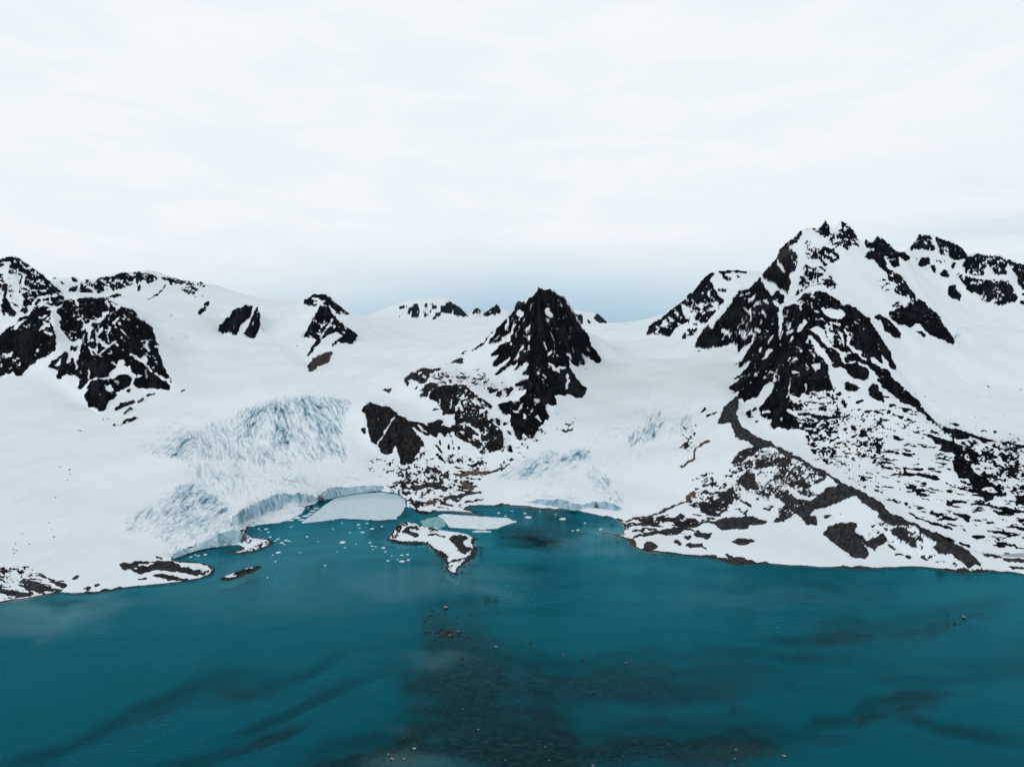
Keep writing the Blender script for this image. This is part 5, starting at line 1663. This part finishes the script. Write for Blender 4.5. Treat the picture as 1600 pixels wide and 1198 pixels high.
def ice_block(u_, v_, w, label, group):
    x, y, z0 = ground_at(u_, v_)
    s = w * y / FPX
    o = bpy.data.objects.new('ice_block', FM[rng.randrange(6)]); COL.objects.link(o)
    o.location = (x, y - .6, z0 + .1 * s); o.scale = (s, s * rng.uniform(.8, 1.1), s * rng.uniform(1.0, 1.9)); o.rotation_euler = (rng.uniform(-.3, .3), rng.uniform(-.3, .3), rng.uniform(0, 6.28))
    tag(o, label, 'ice block', group)
for a, b in shore_walk([(384,823),(400,814),(425,806),(450,800),(480,793)], 22, 2.6): ice_block(a, b, rng.uniform(2.5, 6.5), 'fallen ice block on the snow apron below the tall ice cliff', 'fallen blocks below the tall cliff')
for a, b in shore_walk([(285,865),(310,857),(345,852),(372,849)], 12, .8): ice_block(a, b, rng.uniform(2.2, 4.5), 'fallen ice block at the foot of the sloping cliff by the dark cove', 'fallen blocks by the cove')
l11 = 'dark rock lying alone on the left snow slope'
for p in [(105,734.5,3.4),(82,777,2.6),(78.5,839.5,2.6),(28,834,2.4),(39,850.5,2.6),(17.5,849.5,2.6),(19,860,2.2),(14,859,2),(15.5,864.5,2.4),(91,730,2),(106,741,2),(101.5,750,2),(71,817,1.8),(75,827,1.6)]: stone(*p, l11, 'rocks on the left snow slope', False, 1, True)
l12 = 'dark rock lying alone on the right hand glacier'
for p in [(1544,604,3),(1430,615.5,2.6),(1446.5,620,2.2),(1548,621.5,1.8),(1526,651.5,1.8),(1461,627,1.6),(1570,649,1.6)]: stone(*p, l12, 'rocks on the right glacier', False, 1, True)

# ------------------------------------------------------------------ sky, light, air, camera
W = bpy.data.worlds.new('World'); scene.world = W; W.use_nodes = True
t = NT(W.node_tree)
gen = t.n('ShaderNodeTexCoord').outputs['Generated']
sep = t.n('ShaderNodeSeparateXYZ'); t.link(gen, sep.inputs[0])
SUN_EL, SUN_AZ = math.radians(38), math.radians(-150)
sky = t.n('ShaderNodeTexSky'); sky.sky_type = 'NISHITA'; sky.sun_disc = False; sky.sun_elevation = SUN_EL; sky.sun_rotation = SUN_AZ
sky.air_density = 1.0; sky.dust_density = 1.0
sk = t.n('ShaderNodeVectorMath', _operation='SCALE'); t.link(sky.outputs[0], sk.inputs[0]); sk.inputs['Scale'].default_value = .10
el = sep.outputs[2]
az = t.math('ARCTAN2', sep.outputs[0], sep.outputs[1])
cmb = t.n('ShaderNodeCombineXYZ'); t.link(az, cmb.inputs[0]); t.link(t.math('MULTIPLY', el, 2.3), cmb.inputs[1])
warp = t.noise(t.scaled(cmb.outputs[0], (1.0, 1.0, 1), (0, 0, math.radians(-14))), 2.6, 6, .62, .5)
wisp = t.noise(t.scaled(cmb.outputs[0], (1.0, 2.0, 1), (0, 0, math.radians(-16))), 4.5, 6, .6, .7)
gap = t.math('SUBTRACT', az, .05); gap = t.math('POWER', 2.718, t.math('MULTIPLY', t.math('MULTIPLY', gap, gap), -6.0))
gap2 = t.math('SUBTRACT', az, .62); gap2 = t.math('POWER', 2.718, t.math('MULTIPLY', t.math('MULTIPLY', gap2, gap2), -22.0))
low = t.step(el, .185, .02); low2 = t.step(el, .30, .10)
thin = t.math('ADD', t.math('MULTIPLY', gap, low), t.math('MULTIPLY', t.math('MULTIPLY', gap2, low2), t.math('MULTIPLY', t.step(wisp, .38, .68), .42)))
thin = t.math('ADD', thin, t.math('MULTIPLY', t.step(el, .12, .02), .18))
thin = t.math('ADD', thin, t.math('MULTIPLY', t.math('SUBTRACT', warp, .5), t.math('ADD', .10, t.math('MULTIPLY', thin, .5))), clamp=True)
cloud = t.mix(t.step(wisp, .32, .68), (.850, .918, .955), (.915, .95, .975))
base = t.mix(.15, (.36, .56, .72), sk.outputs[0])
bg = t.n('ShaderNodeBackground'); t.link(t.mix(t.step(el, .5, .85), t.mix(thin, cloud, base), (.50, .545, .58)), bg.inputs['Color']); bg.inputs['Strength'].default_value = 1.0
wo = t.n('ShaderNodeOutputWorld'); t.link(bg.outputs[0], wo.inputs['Surface'])

sl = bpy.data.lights.new('sun', 'SUN'); sl.energy = .7; sl.angle = math.radians(35); sl.color = (1, .97, .93)
so = bpy.data.objects.new('sun', sl); COL.objects.link(so)
so.rotation_euler = (math.radians(90) - SUN_EL, 0, math.radians(180) - SUN_AZ)

HAZE = True
if HAZE:
    hm = bpy.data.materials.new('haze'); hm.use_nodes = True; t = NT(hm.node_tree)
    pv = t.n('ShaderNodeVolumePrincipled'); pv.inputs['Color'].default_value = (.32, .62, 1, 1); pv.inputs['Density'].default_value = 7e-6
    oo = t.n('ShaderNodeOutputMaterial'); t.link(pv.outputs[0], oo.inputs['Volume'])
    x0, x1, y0, y1, z0, z1 = -14500, 14500, -900, 11000, -8.0, 960
    me = bpy.data.meshes.new('haze')
    me.from_pydata([(x, y, z) for z in (z0, z1) for y in (y0, y1) for x in (x0, x1)], [], [(0, 2, 3, 1), (4, 5, 7, 6), (0, 1, 5, 4), (2, 6, 7, 3), (0, 4, 6, 2), (1, 3, 7, 5)])
    me.materials.append(hm)
    ho = bpy.data.objects.new('haze', me); COL.objects.link(ho); tag(ho, 'thin bluish air over the lake, glaciers and far mountains', 'haze', kind='stuff')

cam = bpy.data.cameras.new('camera'); cam.sensor_width = 36; cam.lens = 36 * FPX / 1600; cam.clip_end = 60000; cam.clip_start = .5
co = bpy.data.objects.new('camera', cam); COL.objects.link(co)
co.location = (0, 0, CAM_Z); co.rotation_euler = (math.radians(90) - PITCH, 0, 0)
scene.camera = co
vs = scene.view_settings
vs.view_transform = 'Standard'; vs.look = 'None'; vs.exposure = 0.0; vs.gamma = 1.0
scene.render.engine = 'CYCLES'
scene.cycles.use_denoising = True
scene.cycles.max_bounces = 6; scene.cycles.transparent_max_bounces = 8; scene.cycles.volume_bounces = 0
scene.render.resolution_x, scene.render.resolution_y = 1024, 766
